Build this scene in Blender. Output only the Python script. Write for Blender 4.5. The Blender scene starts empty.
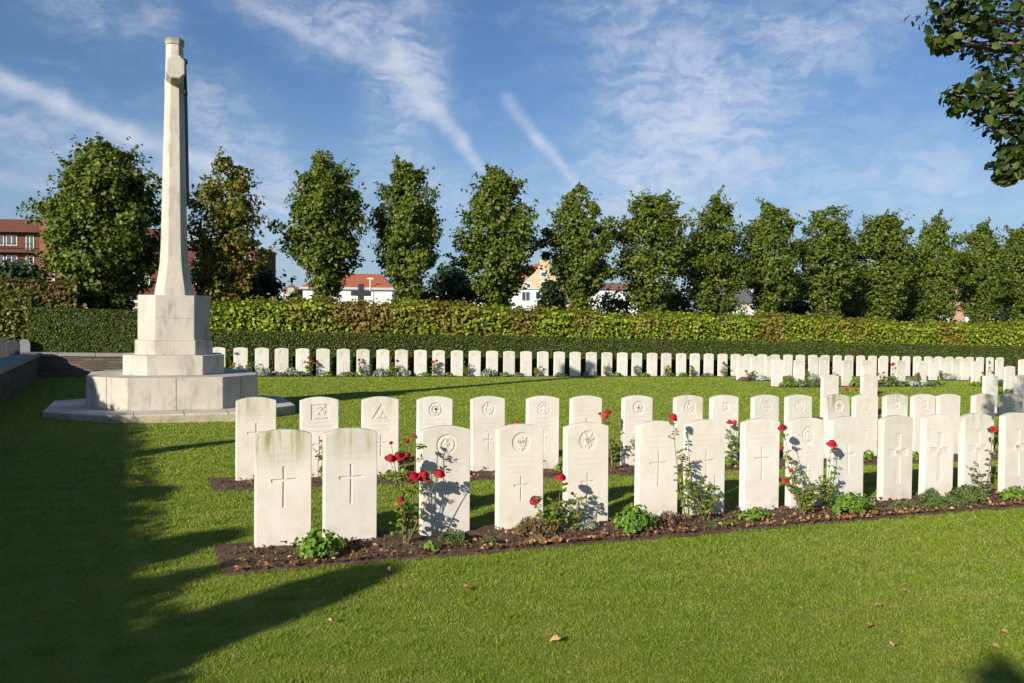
import bpy, bmesh, math, random
import numpy as np
from mathutils import Vector, Matrix, noise
from mathutils.geometry import tessellate_polygon
R = math.radians
random.seed(7); RNG = np.random.default_rng(11)
S = bpy.context.scene
C = S.collection

# ------------------------------------------------------------------ camera
W_, H_, F_ = 1024, 683, 888.0
CAMZ, PITCH, ROLL = 1.58, 1.24, 0.6
cam_d = bpy.data.cameras.new('camera'); cam = bpy.data.objects.new('camera', cam_d); C.objects.link(cam)
cam_d.sensor_width = 36; cam_d.lens = F_ / W_ * 36; cam_d.clip_start = 0.05; cam_d.clip_end = 6000
CM = Matrix.Translation((0, 0, CAMZ)) @ Matrix.Rotation(R(90 - PITCH), 4, 'X') @ Matrix.Rotation(R(ROLL), 4, 'Z')
cam.matrix_world = CM
S.camera = cam
CMI = CM.inverted()

# ------------------------------------------------------------------ light
SUN_EL, SUN_AZ = 20.0, 30.2            # shadows fall 30 deg to the right of straight ahead
ds = Vector((math.sin(R(SUN_AZ)) * math.cos(R(SUN_EL)), math.cos(R(SUN_AZ)) * math.cos(R(SUN_EL)), -math.sin(R(SUN_EL))))
sun_d = bpy.data.lights.new('sun', 'SUN'); sun = bpy.data.objects.new('sun', sun_d); C.objects.link(sun)
sun_d.energy = 5.0; sun_d.angle = R(0.45); sun_d.color = (1.0, 0.925, 0.805)
sun.rotation_euler = ds.to_track_quat('-Z', 'Y').to_euler(); sun.location = (-20, -30, 25)
S.view_settings.view_transform = 'Standard'; S.view_settings.look = 'None'
S.view_settings.gamma = 1; S.view_settings.use_curve_mapping = False
S.view_settings.exposure = 0.45

def proj(x, y, z):
    p = CMI @ Vector((x, y, z))
    return 512 + F_ * p.x / -p.z, 341.5 - F_ * p.y / -p.z
def ray(px, py):
    return (CM.to_3x3() @ Vector((px - 512, -(py - 341.5), -F_))).normalized()

# node helpers
class NT:
    def __init__(s, tree): s.t = tree; s.n = tree.nodes; s.l = tree.links
    def node(s, typ, **kw):
        n = s.n.new(typ)
        for k, v in kw.items():
            if k.startswith('in_'):
                n.inputs[int(k[3:]) if k[3:].isdigit() else k[3:].replace('_', ' ')].default_value = v
            else: setattr(n, k, v)
        return n
    def math(s, op, a, b=None, c=None, clamp=False):
        n = s.n.new('ShaderNodeMath'); n.operation = op; n.use_clamp = clamp
        for i, v in enumerate((a, b, c)):
            if v is None: continue
            if isinstance(v, (int, float)): n.inputs[i].default_value = v
            else: s.l.new(v, n.inputs[i])
        return n.outputs[0]
    def mix(s, fac, a, b, mode='MIX'):
        n = s.n.new('ShaderNodeMix'); n.data_type = 'RGBA'; n.blend_type = mode
        for i, v in ((0, fac), (6, a), (7, b)):
            if isinstance(v, (int, float)): n.inputs[i].default_value = v
            elif isinstance(v, tuple): n.inputs[i].default_value = (v[0], v[1], v[2], 1)
            else: s.l.new(v, n.inputs[i])
        return n.outputs[2]
    def ramp(s, fac, stops):
        n = s.n.new('ShaderNodeValToRGB'); e = n.color_ramp.elements
        while len(e) < len(stops): e.new(0.5)
        for i, (p, c) in enumerate(stops):
            e[i].position = p; e[i].color = (*c, 1) if isinstance(c, tuple) else (c, c, c, 1)
        s.l.new(fac, n.inputs[0]); return n.outputs[0]
    def noise(s, vec, scale, detail=4, rough=0.55, w=None):
        n = s.n.new('ShaderNodeTexNoise'); n.inputs['Scale'].default_value = scale
        n.inputs['Detail'].default_value = detail; n.inputs['Roughness'].default_value = rough
        if vec is not None: s.l.new(vec, n.inputs['Vector'])
        return n.outputs[0]
    def smooth(s, v, a, b):
        n = s.n.new('ShaderNodeMapRange'); n.interpolation_type = 'SMOOTHSTEP'
        n.inputs[1].default_value = a; n.inputs[2].default_value = b
        s.l.new(v, n.inputs[0]); return n.outputs[0]
    def mapping(s, vec, scale=(1, 1, 1), rot=(0, 0, 0), loc=(0, 0, 0)):
        n = s.n.new('ShaderNodeMapping'); n.inputs['Scale'].default_value = scale
        n.inputs['Rotation'].default_value = rot; n.inputs['Location'].default_value = loc
        s.l.new(vec, n.inputs[0]); return n.outputs[0]

# ------------------------------------------------------------------ sky
world = bpy.data.worlds.new('World'); S.world = world; world.use_nodes = True
wt = NT(world.node_tree); wt.n.clear()
sky = wt.node('ShaderNodeTexSky'); sky.sky_type = 'NISHITA'; sky.sun_disc = False
sky.sun_elevation = R(SUN_EL); sky.sun_rotation = R(180 + SUN_AZ)
sky.air_density = 1.0; sky.dust_density = 1.0; sky.ozone_density = 2.4; sky.altitude = 20
SKY_STRENGTH = 0.073
tc = wt.node('ShaderNodeTexCoord')
sep = wt.node('ShaderNodeSeparateXYZ'); wt.l.new(tc.outputs['Generated'], sep.inputs[0])
az = wt.math('MULTIPLY', wt.math('ARCTAN2', sep.outputs[0], sep.outputs[1]), 180 / math.pi)
el = wt.math('MULTIPLY', wt.math('ARCSINE', sep.outputs[2]), 180 / math.pi)
comb = wt.node('ShaderNodeCombineXYZ'); wt.l.new(az, comb.inputs[0]); wt.l.new(el, comb.inputs[1])
P0 = comb.outputs[0]
wn = wt.n.new('ShaderNodeTexNoise'); wn.inputs['Scale'].default_value = 0.35; wn.inputs['Detail'].default_value = 6
wt.l.new(P0, wn.inputs['Vector'])
wsub = wt.node('ShaderNodeVectorMath', operation='SUBTRACT'); wt.l.new(wn.outputs['Color'], wsub.inputs[0]); wsub.inputs[1].default_value = (.5, .5, .5)
wsc = wt.node('ShaderNodeVectorMath', operation='SCALE'); wt.l.new(wsub.outputs[0], wsc.inputs[0]); wsc.inputs['Scale'].default_value = 2.6
wad = wt.node('ShaderNodeVectorMath', operation='ADD'); wt.l.new(P0, wad.inputs[0]); wt.l.new(wsc.outputs[0], wad.inputs[1])
PW = wad.outputs[0]
ws2 = wt.node('ShaderNodeVectorMath', operation='SCALE'); wt.l.new(wsub.outputs[0], ws2.inputs[0]); ws2.inputs['Scale'].default_value = .9
wa2 = wt.node('ShaderNodeVectorMath', operation='ADD'); wt.l.new(P0, wa2.inputs[0]); wt.l.new(ws2.outputs[0], wa2.inputs[1])
PT = wa2.outputs[0]
def azel(px, py):
    d = ray(px, py); return math.degrees(math.atan2(d.x, d.y)), math.degrees(math.asin(d.z))
def streak(a, b, wa, wb, amp, thin=False):
    (ax, ay), (bx, by) = azel(*a), azel(*b)
    dx, dy = bx - ax, by - ay; L2 = dx * dx + dy * dy
    sub = wt.node('ShaderNodeVectorMath', operation='SUBTRACT'); wt.l.new(PT if thin else PW, sub.inputs[0]); sub.inputs[1].default_value = (ax, ay, 0)
    dot = wt.node('ShaderNodeVectorMath', operation='DOT_PRODUCT'); wt.l.new(sub.outputs[0], dot.inputs[0]); dot.inputs[1].default_value = (dx / L2, dy / L2, 0)
    t = wt.math('MULTIPLY', dot.outputs['Value'], 1.0, clamp=True)
    sc = wt.node('ShaderNodeVectorMath', operation='SCALE'); sc.inputs[0].default_value = (dx, dy, 0); wt.l.new(t, sc.inputs['Scale'])
    df = wt.node('ShaderNodeVectorMath', operation='SUBTRACT'); wt.l.new(sub.outputs[0], df.inputs[0]); wt.l.new(sc.outputs[0], df.inputs[1])
    ml = wt.node('ShaderNodeVectorMath', operation='MULTIPLY'); wt.l.new(df.outputs[0], ml.inputs[0]); ml.inputs[1].default_value = (1, 1, 0)
    ln = wt.node('ShaderNodeVectorMath', operation='LENGTH'); wt.l.new(ml.outputs[0], ln.inputs[0])
    w = wt.math('MULTIPLY_ADD', t, wb - wa, wa)
    q = wt.math('DIVIDE', ln.outputs['Value'], w)
    m = wt.math('POWER', 2.718, wt.math('MULTIPLY', wt.math('MULTIPLY', q, q), -1.0))
    return wt.math('MULTIPLY', m, amp)
def total(ps):
    t = ps[0]
    for p in ps[1:]: t = wt.math('ADD', t, p)
    return t
thin = total([
 streak((-30, 64), (60, 106), .5, .5, .62, True), streak((60, 106), (130, 136), .5, .55, .62, True), streak((130, 136), (235, 172), .5, .45, .5, True),
 streak((342, 48), (398, 66), .5, .8, .34, True), streak((398, 66), (430, 106), .8, .55, .46, True), streak((430, 106), (462, 140), .5, .40, .50, True), streak((462, 140), (480, 168), .38, .30, .52, True),
 streak((507, 100), (538, 142), .40, .36, .34, True), streak((538, 142), (578, 181), .36, .28, .50, True), streak((225, -8), (342, 48), .35, .45, .26, True),
 streak((700, 208), (728, 190), .25, .2, .20, True), streak((0, 176), (60, 188), .45, .35, .22, True), streak((905, 197), (965, 165), .5, .3, .10, True)])
soft = total([
 streak((-60, 105), (160, 165), 2.0, 1.6, .34), streak((55, -14), (150, 20), 1.8, 1.5, .30), streak((205, 112), (262, 180), 1.9, 2.6, .44), streak((215, 195), (300, 235), 3.0, 3.0, .26),
 streak((235, -10), (335, 35), 1.2, 1.6, .30), streak((330, 15), (425, 70), 1.6, 1.4, .48), streak((418, -5), (412, 95), 1.8, 1.7, .34), streak((392, 90), (398, 175), 1.6, 2.2, .34),
 streak((630, -10), (690, 120), 4.0, 4.2, .46), streak((690, 120), (640, 205), 4.0, 4.6, .42), streak((748, -12), (812, 42), .9, 1.5, .40),
 streak((720, 110), (900, 0), 3.2, 2.6, .30), streak((640, 170), (920, 190), 2.6, 2.4, .24), streak((440, 190), (600, 205), 2.0, 2.0, .22), streak((905, 150), (1000, 200), 3.0, 3.0, .12)])
fib = wt.noise(wt.mapping(PW, scale=(.28, 1.1, 1), rot=(0, 0, R(-14))), 1.0, 9, .66)
fib2 = wt.noise(PW, .45, 8, .62)
tex = wt.math('MULTIPLY', wt.smooth(fib, .32, .68), wt.smooth(fib2, .25, .66))
tot = wt.math('ADD', wt.math('MULTIPLY', soft, wt.math('MULTIPLY_ADD', tex, 1.25, .16)), wt.math('MULTIPLY', thin, wt.math('MULTIPLY_ADD', tex, .7, .62)))
haz = wt.math('MULTIPLY', wt.smooth(wt.noise(wt.mapping(PW, scale=(.12, .5, 1)), 1.0, 7, .65), .5, .85), .12)
tot = wt.math('ADD', tot, haz)
tot = wt.math('MULTIPLY', tot, wt.smooth(el, -1.0, 3.0))
tot = wt.math('MULTIPLY', wt.math('SUBTRACT', 1.0, wt.math('POWER', 2.718, wt.math('MULTIPLY', tot, -1.9))), .78)
skc = wt.mix(1.0, sky.outputs[0], (0.66, 0.84, 1.08), 'MULTIPLY')
skc = wt.mix(wt.math('MULTIPLY', wt.math('SUBTRACT', 1.0, wt.smooth(el, -2.0, 16.0)), .55), skc, (4.6, 5.9, 7.6))
skyc = wt.mix(tot, skc, (7.2, 7.7, 8.8))
bg = wt.node('ShaderNodeBackground'); bg.inputs[1].default_value = SKY_STRENGTH; wt.l.new(skyc, bg.inputs[0])
wo = wt.node('ShaderNodeOutputWorld'); wt.l.new(bg.outputs[0], wo.inputs[0])

# ------------------------------------------------------------------ the site's own grid
TH = 23.6; cT, sT = math.cos(R(TH)), math.sin(R(TH)); SLOPE = 0.0152
def G(u, v): return u * cT - v * sT, u * sT + v * cT        # u runs along the rows, v away from them
def UV(x, y): return x * cT + y * sT, -x * sT + y * cT
def gz(x, y): return -SLOPE * (x * cT + y * sT)
def P(u, v, z=0.0):
    x, y = G(u, v); return Vector((x, y, gz(x, y) + z))
def on_row(px, vf, zoff=0.3):
    """u on the row line v=vf(u) that is seen at image column px"""
    f = vf if callable(vf) else (lambda u: vf)
    a, b = -30.0, 120.0
    # restrict to the part of the line in front of the camera
    for _ in range(60):
        m = (a + b) / 2; p = P(m, f(m), zoff)
        q = CMI @ p
        x = 512 + F_ * q.x / -q.z if q.z < -0.1 else -1e9
        if x < px: a = m
        else: b = m
    return (a + b) / 2
def ground_at(px, py, z=0.0):
    d = ray(px, py); o = Vector((0, 0, CAMZ)); t = 1.0
    # plane: zc = -S*(x c + y s) + z
    den = d.z + SLOPE * (d.x * cT + d.y * sT)
    t = (z - CAMZ) / den
    p = o + d * t; return p
def at(px, py, Y):
    d = ray(px, py); t = Y / d.y; return Vector((0, 0, CAMZ)) + d * t

# ------------------------------------------------------------------ mesh helpers
class MB:
    def __init__(s): s.v = []; s.f = []; s.m = []
    def add(s, vs, fs, mi=0):
        o = len(s.v); s.v += [tuple(v) for v in vs]; s.f += [tuple(i + o for i in f) for f in fs]; s.m += [mi] * len(fs)
    def box(s, x0, x1, y0, y1, z0, z1, mi=0, M=None):
        vs = [Vector((x, y, z)) for z in (z0, z1) for x, y in ((x0, y0), (x1, y0), (x1, y1), (x0, y1))]
        if M: vs = [M @ v for v in vs]
        s.add(vs, [(3, 2, 1, 0), (4, 5, 6, 7), (0, 1, 5, 4), (1, 2, 6, 5), (2, 3, 7, 6), (3, 0, 4, 7)], mi)
    def rings(s, rings, cap=True, mi=0):
        n = len(rings[0]); vs = [v for r in rings for v in r]; fs = []
        for k in range(len(rings) - 1):
            for i in range(n):
                j = (i + 1) % n; fs.append((k * n + i, k * n + j, (k + 1) * n + j, (k + 1) * n + i))
        if cap:
            fs.append(tuple(range(n - 1, -1, -1))); fs.append(tuple((len(rings) - 1) * n + i for i in range(n)))
        s.add(vs, fs, mi)
    def prism(s, poly, z0, z1, mi=0):   # poly in xy
        s.rings([[Vector((x, y, z0)) for x, y in poly], [Vector((x, y, z1)) for x, y in poly]], True, mi)
    def prismy(s, poly, y0, y1, mi=0):  # poly in xz, extruded in y (y0 is the front)
        s.rings([[Vector((x, y1, z)) for x, z in poly], [Vector((x, y0, z)) for x, z in poly]], True, mi)
    def tube(s, pts, rad, n=6, cap=True, mi=0):
        pts = [Vector(p) for p in pts]; rings = []
        if not hasattr(rad, '__len__'): rad = [rad] * len(pts)
        up = Vector((.31, .17, .93))
        for i, p in enumerate(pts):
            d = (pts[min(i + 1, len(pts) - 1)] - pts[max(i - 1, 0)]).normalized()
            a = d.cross(up)
            if a.length < .05: a = d.cross(Vector((1, 0, 0)))
            a.normalize(); b = d.cross(a)
            rings.append([p + (a * math.cos(2 * math.pi * k / n) + b * math.sin(2 * math.pi * k / n)) * rad[i] for k in range(n)])
        s.rings(rings, cap, mi)
    def build(s, name, mats, parent=None, smooth=False, loc=None, bevel=0, fixn=True):
        me = bpy.data.meshes.new(name); me.from_pydata(s.v, [], s.f)
        for m in (mats if isinstance(mats, (list, tuple)) else [mats]): me.materials.append(m)
        me.polygons.foreach_set('material_index', s.m)
        if fixn:
            bm = bmesh.new(); bm.from_mesh(me); bmesh.ops.recalc_face_normals(bm, faces=bm.faces); bm.to_mesh(me); bm.free()
        if smooth: me.polygons.foreach_set('use_smooth', [True] * len(me.polygons))
        me.update()
        o = bpy.data.objects.new(name, me); C.objects.link(o)
        if parent: o.parent = parent
        if loc: o.location = loc
        if bevel:
            b = o.modifiers.new('bevel', 'BEVEL'); b.width = bevel; b.segments = 2; b.limit_method = 'ANGLE'; b.angle_limit = R(35)
        return o

def tag(o, label=None, cat=None, group=None, kind=None):
    if label: o['label'] = label
    if cat: o['category'] = cat
    if group: o['group'] = group
    if kind: o['kind'] = kind
    return o
def empty(name, loc, rz=0, label=None, cat=None, group=None):
    o = bpy.data.objects.new(name, None); C.objects.link(o); o.location = loc; o.rotation_euler = (0, 0, rz)
    o.empty_display_size = .2
    return tag(o, label, cat, group)
def kids(o): return [c for c in o.children]
def copy_tree(o, parent=None):
    c = o.copy(); C.objects.link(c); c.parent = parent
    for ch in kids(o): copy_tree(ch, c)
    return c

def cards(name, cen, nor, size, rnd, mat, parent=None, aspect=.75, fold=.25, hexa=False, updir=None, smooth=False):
    """many separate leaf-shaped faces; cen, nor Nx3; size N"""
    cen = np.asarray(cen, float); nor = np.asarray(nor, float); N = len(cen)
    nor /= np.linalg.norm(nor, axis=1)[:, None] + 1e-9
    r = RNG.normal(size=(N, 3)) if updir is None else np.tile(np.array(updir, float), (N, 1)) + RNG.normal(size=(N, 3)) * .35
    t = np.cross(nor, r); t /= np.linalg.norm(t, axis=1)[:, None] + 1e-9
    b = np.cross(t, nor)
    sz = np.asarray(size)[:, None]
    if hexa:
        prof = [(-.5, 0, 0), (-.32, .42, 1), (.12, .46, 1), (.62, 0, .2), (.12, -.46, 1), (-.32, -.42, 1)]
    else:
        prof = [(-.5, 0, 0), (.0, .5, 1), (.55, 0, 0), (.0, -.5, 1)]
    K = len(prof); vs = np.empty((N, K, 3))
    for k, (l, w, h) in enumerate(prof):
        vs[:, k] = cen + b * (l * sz) + t * (w * aspect * sz) + nor * (h * fold * sz * .5)
    me = bpy.data.meshes.new(name)
    me.vertices.add(N * K); me.vertices.foreach_set('co', vs.reshape(-1))
    if hexa:   # two quads sharing the midrib
        q = np.arange(N)[:, None] * K
        f = np.concatenate([q + np.array([[0, 1, 2, 3]]), q + np.array([[0, 3, 4, 5]])], 1).reshape(-1)
        nf = 2 * N; rr = np.repeat(rnd, 2)
    else:
        q = np.arange(N)[:, None] * K
        f = np.concatenate([q + np.array([[0, 1, 2]]), q + np.array([[0, 2, 3]])], 1).reshape(-1)
        nf = 2 * N; rr = np.repeat(rnd, 2)
    per = 4 if hexa else 3
    me.loops.add(len(f)); me.loops.foreach_set('vertex_index', f.astype(np.int32))
    me.polygons.add(nf); me.polygons.foreach_set('loop_start', (np.arange(nf) * per).astype(np.int32))
    at_ = me.attributes.new('rnd', 'FLOAT', 'FACE'); at_.data.foreach_set('value', np.asarray(rr, np.float32))
    me.materials.append(mat); me.update(calc_edges=True)
    o = bpy.data.objects.new(name, me); C.objects.link(o)
    if parent: o.parent = parent
    return o

# ------------------------------------------------------------------ materials
def newmat(name):
    m = bpy.data.materials.new(name); m.use_nodes = True; t = NT(m.node_tree); t.n.clear()
    out = t.node('ShaderNodeOutputMaterial'); b = t.node('ShaderNodeBsdfPrincipled'); t.l.new(b.outputs[0], out.inputs[0])
    return m, t, b, out
def setc(t, b, col, rough=.8, spec=.3):
    if isinstance(col, tuple): b.inputs['Base Color'].default_value = (*col, 1)
    else: t.l.new(col, b.inputs['Base Color'])
    b.inputs['Roughness'].default_value = rough; b.inputs['Specular IOR Level'].default_value = spec
def bump(t, b, h, dist, strength=1.0):
    n = t.node('ShaderNodeBump'); n.inputs['Distance'].default_value = dist; n.inputs['Strength'].default_value = strength
    t.l.new(h, n.inputs['Height']); t.l.new(n.outputs[0], b.inputs['Normal'])
def objc(t):  return t.node('ShaderNodeTexCoord').outputs['Object']
def geoc(t):  return t.node('ShaderNodeNewGeometry').outputs['Position']
def attr(t, name, typ='GEOMETRY'):
    n = t.node('ShaderNodeAttribute'); n.attribute_name = name; n.attribute_type = typ; return n.outputs['Fac']
def plain(name, c1, c2=None, scale=6, rough=.8, bmp=0.0, bscale=30):
    m, t, b, _ = newmat(name); v = objc(t)
    col = c1 if c2 is None else t.mix(t.noise(v, scale, 6, .6), c1, c2)
    setc(t, b, col, rough)
    if bmp: bump(t, b, t.noise(v, bscale, 5, .6), bmp)
    return m
def leafmat(name, stops, trans=.35, rough=.5, patch=None, spec=.35):
    m, t, b, out = newmat(name)
    r = attr(t, 'rnd'); col = t.ramp(r, stops)
    if patch:
        c2, sc, lo, hi = patch
        msk = t.smooth(t.noise(geoc(t), sc, 4, .6), lo, hi)
        msk = t.math('MULTIPLY', msk, t.math('MULTIPLY_ADD', r, .9, .35), clamp=True)
        col = t.mix(msk, col, c2)
    setc(t, b, col, rough, spec)
    tr = t.node('ShaderNodeBsdfTranslucent'); t.l.new(t.mix(1.0, col, (1.35, 1.3, .55), 'MULTIPLY'), tr.inputs[0])
    mx = t.node('ShaderNodeMixShader'); mx.inputs[0].default_value = trans
    t.l.new(b.outputs[0], mx.inputs[1]); t.l.new(tr.outputs[0], mx.inputs[2]); t.l.new(mx.outputs[0], out.inputs[0])
    return m

def stone_mat(name, base, warm, green, gfac=1.0, topz=.81):
    """weathered Portland stone: algae runs from the top, lichen specks, soil splash at the foot"""
    m, t, b, _ = newmat(name); v = objc(t); s = t.node('ShaderNodeSeparateXYZ'); t.l.new(v, s.inputs[0])
    ra = t.node('ShaderNodeObjectInfo').outputs['Random']
    off = t.node('ShaderNodeCombineXYZ'); t.l.new(t.math('MULTIPLY', ra, 37.0), off.inputs[0]); t.l.new(t.math('MULTIPLY', ra, 91.0), off.inputs[2])
    va = t.node('ShaderNodeVectorMath', operation='ADD'); t.l.new(v, va.inputs[0]); t.l.new(off.outputs[0], va.inputs[1]); v2 = va.outputs[0]
    col = t.mix(t.smooth(t.noise(v2, 5, 6, .62), .3, .75), base, warm)
    col = t.mix(t.math('MULTIPLY', t.smooth(t.noise(v2, 55, 6, .7), .55, .8), .18), col, tuple(c * .6 for c in base))
    col = t.mix(1.0, col, t.ramp(ra, [(0, (.86, .85, .82)), (.35, (1, 1, 1)), (.7, (.97, .93, .87)), (1, (.92, .93, .93))]), 'MULTIPLY')
    drip = t.smooth(t.noise(t.mapping(v2, scale=(1, 1, .07)), 30, 5, .65), .56, .78)
    col = t.mix(t.math('MULTIPLY', drip, .22), col, (.40, .37, .31))
    st = attr(t, 'stain', 'OBJECT')
    runs = t.smooth(t.noise(t.mapping(v2, scale=(1, 1, .12)), 16, 5, .6), .42, .72)
    top = t.smooth(s.outputs[2], topz * .60, topz * .98)
    g = t.math('MULTIPLY', t.math('MULTIPLY', t.math('MULTIPLY_ADD', runs, .8, .2), top), t.math('MULTIPLY', st, gfac), clamp=True)
    col = t.mix(g, col, green)
    foot = t.math('SUBTRACT', 1.0, t.smooth(s.outputs[2], .0, topz * .28))
    foot = t.math('MULTIPLY', foot, t.smooth(t.noise(v2, 9, 6, .65), .42, .78))
    col = t.mix(t.math('MULTIPLY', foot, .6), col, (.36, .29, .21))
    sp = t.smooth(t.noise(v2, 26, 3, .5), .70, .76)
    col = t.mix(t.math('MULTIPLY', sp, .35), col, (.32, .31, .27))
    setc(t, b, col, .85, .2)
    bump(t, b, t.math('ADD', t.noise(v, 140, 4, .7), t.math('MULTIPLY', t.noise(v2, 20, 4, .6), 1.2)), .0018, .6)
    return m
M = {}
M['stone'] = stone_mat('headstone_stone', (.74, .71, .655), (.665, .62, .545), (.30, .30, .12), 1.35)
M['carve'] = plain('carved_recess_stone', (.66, .61, .53), (.60, .55, .47), 20, .9)
M['inscr'] = plain('worn_inscription', (.50, .465, .40), (.62, .58, .51), 30, .9)

def lawn_mat():
    m, t, b, _ = newmat('mown_lawn'); g = geoc(t)
    n1 = t.noise(g, .55, 5, .6); n2 = t.noise(g, 6, 6, .65); n3 = t.noise(g, 70, 6, .7)
    col = t.mix(t.smooth(n1, .3, .7), (.150, .215, .018), (.205, .255, .028))
    col = t.mix(t.math('MULTIPLY', t.smooth(n2, .45, .8), .55), col, (.28, .28, .06))
    col = t.mix(t.smooth(n3, .3, .75), t.mix(1.0, col, (.78, .8, .75), 'MULTIPLY'), col)
    setc(t, b, col, .75, .2)
    bump(t, b, t.math('ADD', n3, t.noise(g, 180, 3, .7)), .006, .6)
    return m
M['lawn'] = lawn_mat()
def blade_mat():
    m, t, b, out = newmat('grass_blade'); g = geoc(t); r = attr(t, 'rnd')
    col = t.ramp(r, [(0, (.125, .195, .012)), (.45, (.185, .275, .016)), (.8, (.27, .345, .032)), (.93, (.42, .39, .12)), (1, (.5, .45, .2))])
    n1 = t.smooth(t.noise(g, .7, 6, .65), .42, .62)
    col = t.mix(t.math('MULTIPLY', n1, .45), col, (.30, .32, .035))
    n2 = t.smooth(t.noise(t.mapping(g, scale=(1, 1.8, 1)), 1.9, 8, .75), .50, .66)
    col = t.mix(t.math('MULTIPLY', n2, .5), col, (.42, .37, .10))
    setc(t, b, col, .55, .35)
    tr = t.node('ShaderNodeBsdfTranslucent'); t.l.new(col, tr.inputs[0])
    mx = t.node('ShaderNodeMixShader'); mx.inputs[0].default_value = .22
    t.l.new(b.outputs[0], mx.inputs[1]); t.l.new(tr.outputs[0], mx.inputs[2]); t.l.new(mx.outputs[0], out.inputs[0])
    return m
M['blade'] = blade_mat()
def soil_mat():
    m, t, b, _ = newmat('bare_soil'); g = geoc(t)
    n = t.noise(g, 22, 8, .7); n2 = t.noise(g, 3, 4, .6)
    col = t.ramp(n, [(.25, (.07, .046, .028)), (.5, (.17, .118, .076)), (.72, (.30, .22, .15)), (.9, (.46, .37, .28))])
    col = t.mix(t.math('MULTIPLY', t.smooth(n2, .4, .7), .4), col, (.13, .088, .06))
    setc(t, b, col, .95, .1); bump(t, b, t.math('ADD', n, t.noise(g, 90, 6, .7)), .03, 1.0); return m
M['soil'] = soil_mat()
def memorial_mat():
    m, t, b, _ = newmat('memorial_limestone'); v = objc(t); s = t.node('ShaderNodeSeparateXYZ'); t.l.new(v, s.inputs[0])
    col = t.mix(t.smooth(t.noise(v, 1.6, 7, .6), .3, .7), (.55, .50, .425), (.46, .42, .35))
    st = t.smooth(t.noise(t.mapping(v, scale=(1, 1, .3)), 7, 8, .72), .47, .70)
    col = t.mix(t.math('MULTIPLY', st, .75), col, (.29, .27, .23))
    rn = t.smooth(t.noise(t.mapping(v, scale=(1, 1, .08)), 14, 6, .7), .52, .72)
    col = t.mix(t.math('MULTIPLY', rn, .32), col, (.27, .255, .20))
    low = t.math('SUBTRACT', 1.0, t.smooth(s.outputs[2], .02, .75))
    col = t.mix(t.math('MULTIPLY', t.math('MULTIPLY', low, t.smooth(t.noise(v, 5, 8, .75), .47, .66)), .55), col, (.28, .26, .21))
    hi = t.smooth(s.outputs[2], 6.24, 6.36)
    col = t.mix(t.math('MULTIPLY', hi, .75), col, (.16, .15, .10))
    setc(t, b, col, .9, .2); bump(t, b, t.noise(v, 40, 7, .7), .006, .8); return m
M['memorial'] = memorial_mat()
def slab_mat():
    m, t, b, _ = newmat('memorial_base_stone'); v = objc(t); s = t.node('ShaderNodeSeparateXYZ'); t.l.new(v, s.inputs[0])
    col = t.mix(t.smooth(t.noise(v, 2.5, 7, .65), .3, .7), (.62, .56, .47), (.46, .42, .35))
    side = t.math('SUBTRACT', 1.0, t.smooth(s.outputs[2], .09, .135))
    col = t.mix(t.math('MULTIPLY', side, t.math('MULTIPLY_ADD', t.smooth(t.noise(v, 6, 6, .7), .35, .65), .5, .4)), col, (.27, .24, .10))
    setc(t, b, col, .9, .2); bump(t, b, t.noise(v, 30, 7, .7), .01, .8); return m
M['slab'] = slab_mat()
M['joint'] = plain('dark_joint', (.16, .145, .12))
M['bronze'] = plain('dark_bronze', (.045, .055, .05), (.07, .08, .065), 8, .5)
M['bark'] = plain('grey_bark', (.11, .09, .07), (.20, .17, .135), 9, .9, .02, 14)
M['cane'] = plain('rose_cane', (.14, .17, .06), (.20, .13, .07), 12, .7)
def petal_mat(name, c):
    m, t, b, _ = newmat(name); setc(t, b, c, .55, .3)
    b.inputs['Sheen Weight'].default_value = .15; return m
M['petal'] = petal_mat('red_petal', (.46, .006, .014))
M['petal_dark'] = petal_mat('crimson_petal', (.34, .006, .014))
M['sepal'] = plain('rose_sepal', (.08, .13, .03))
M['rleaf'] = leafmat('rose_leaf', [(0, (.07, .13, .018)), (.5, (.15, .22, .03)), (.85, (.28, .33, .05)), (1, (.26, .15, .06))], .3)
M['bleaf'] = leafmat('primrose_leaf', [(0, (.07, .16, .012)), (.5, (.12, .24, .02)), (1, (.22, .32, .04))], .3)
M['hleaf'] = leafmat('heather_sprig', [(0, (.045, .09, .025)), (.6, (.10, .15, .04)), (1, (.19, .21, .07))], .2)
M['dleaf'] = leafmat('dry_sprig', [(0, (.12, .10, .045)), (.5, (.22, .18, .08)), (1, (.20, .10, .06))], .2)
M['gleaf'] = leafmat('silver_leaf', [(0, (.20, .25, .20)), (.6, (.34, .38, .32)), (1, (.5, .5, .45))], .2)
M['pleaf'] = leafmat('purple_sprig', [(0, (.09, .05, .05)), (.6, (.17, .09, .085)), (1, (.24, .15, .12))], .2)
M['tleaf'] = leafmat('lime_leaf', [(0, (.040, .075, .008)), (.45, (.085, .125, .012)), (.8, (.15, .19, .02)), (.95, (.23, .24, .03)), (1, (.32, .16, .03))], .28)
M['tleaf_aut'] = leafmat('turning_lime_leaf', [(0, (.05, .08, .009)), (.45, (.12, .145, .015)), (.7, (.20, .19, .022)), (.88, (.28, .16, .025)), (1, (.34, .12, .02))], .3,
                        patch=((.27, .14, .025), .5, .52, .70))
M['nleaf'] = leafmat('near_shaded_lime_leaf', [(0, (.015, .034, .005)), (.6, (.036, .068, .009)), (.9, (.10, .13, .016)), (1, (.15, .08, .03))], .30)  # dark stops hold the backlit shade of the overhanging branches
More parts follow.
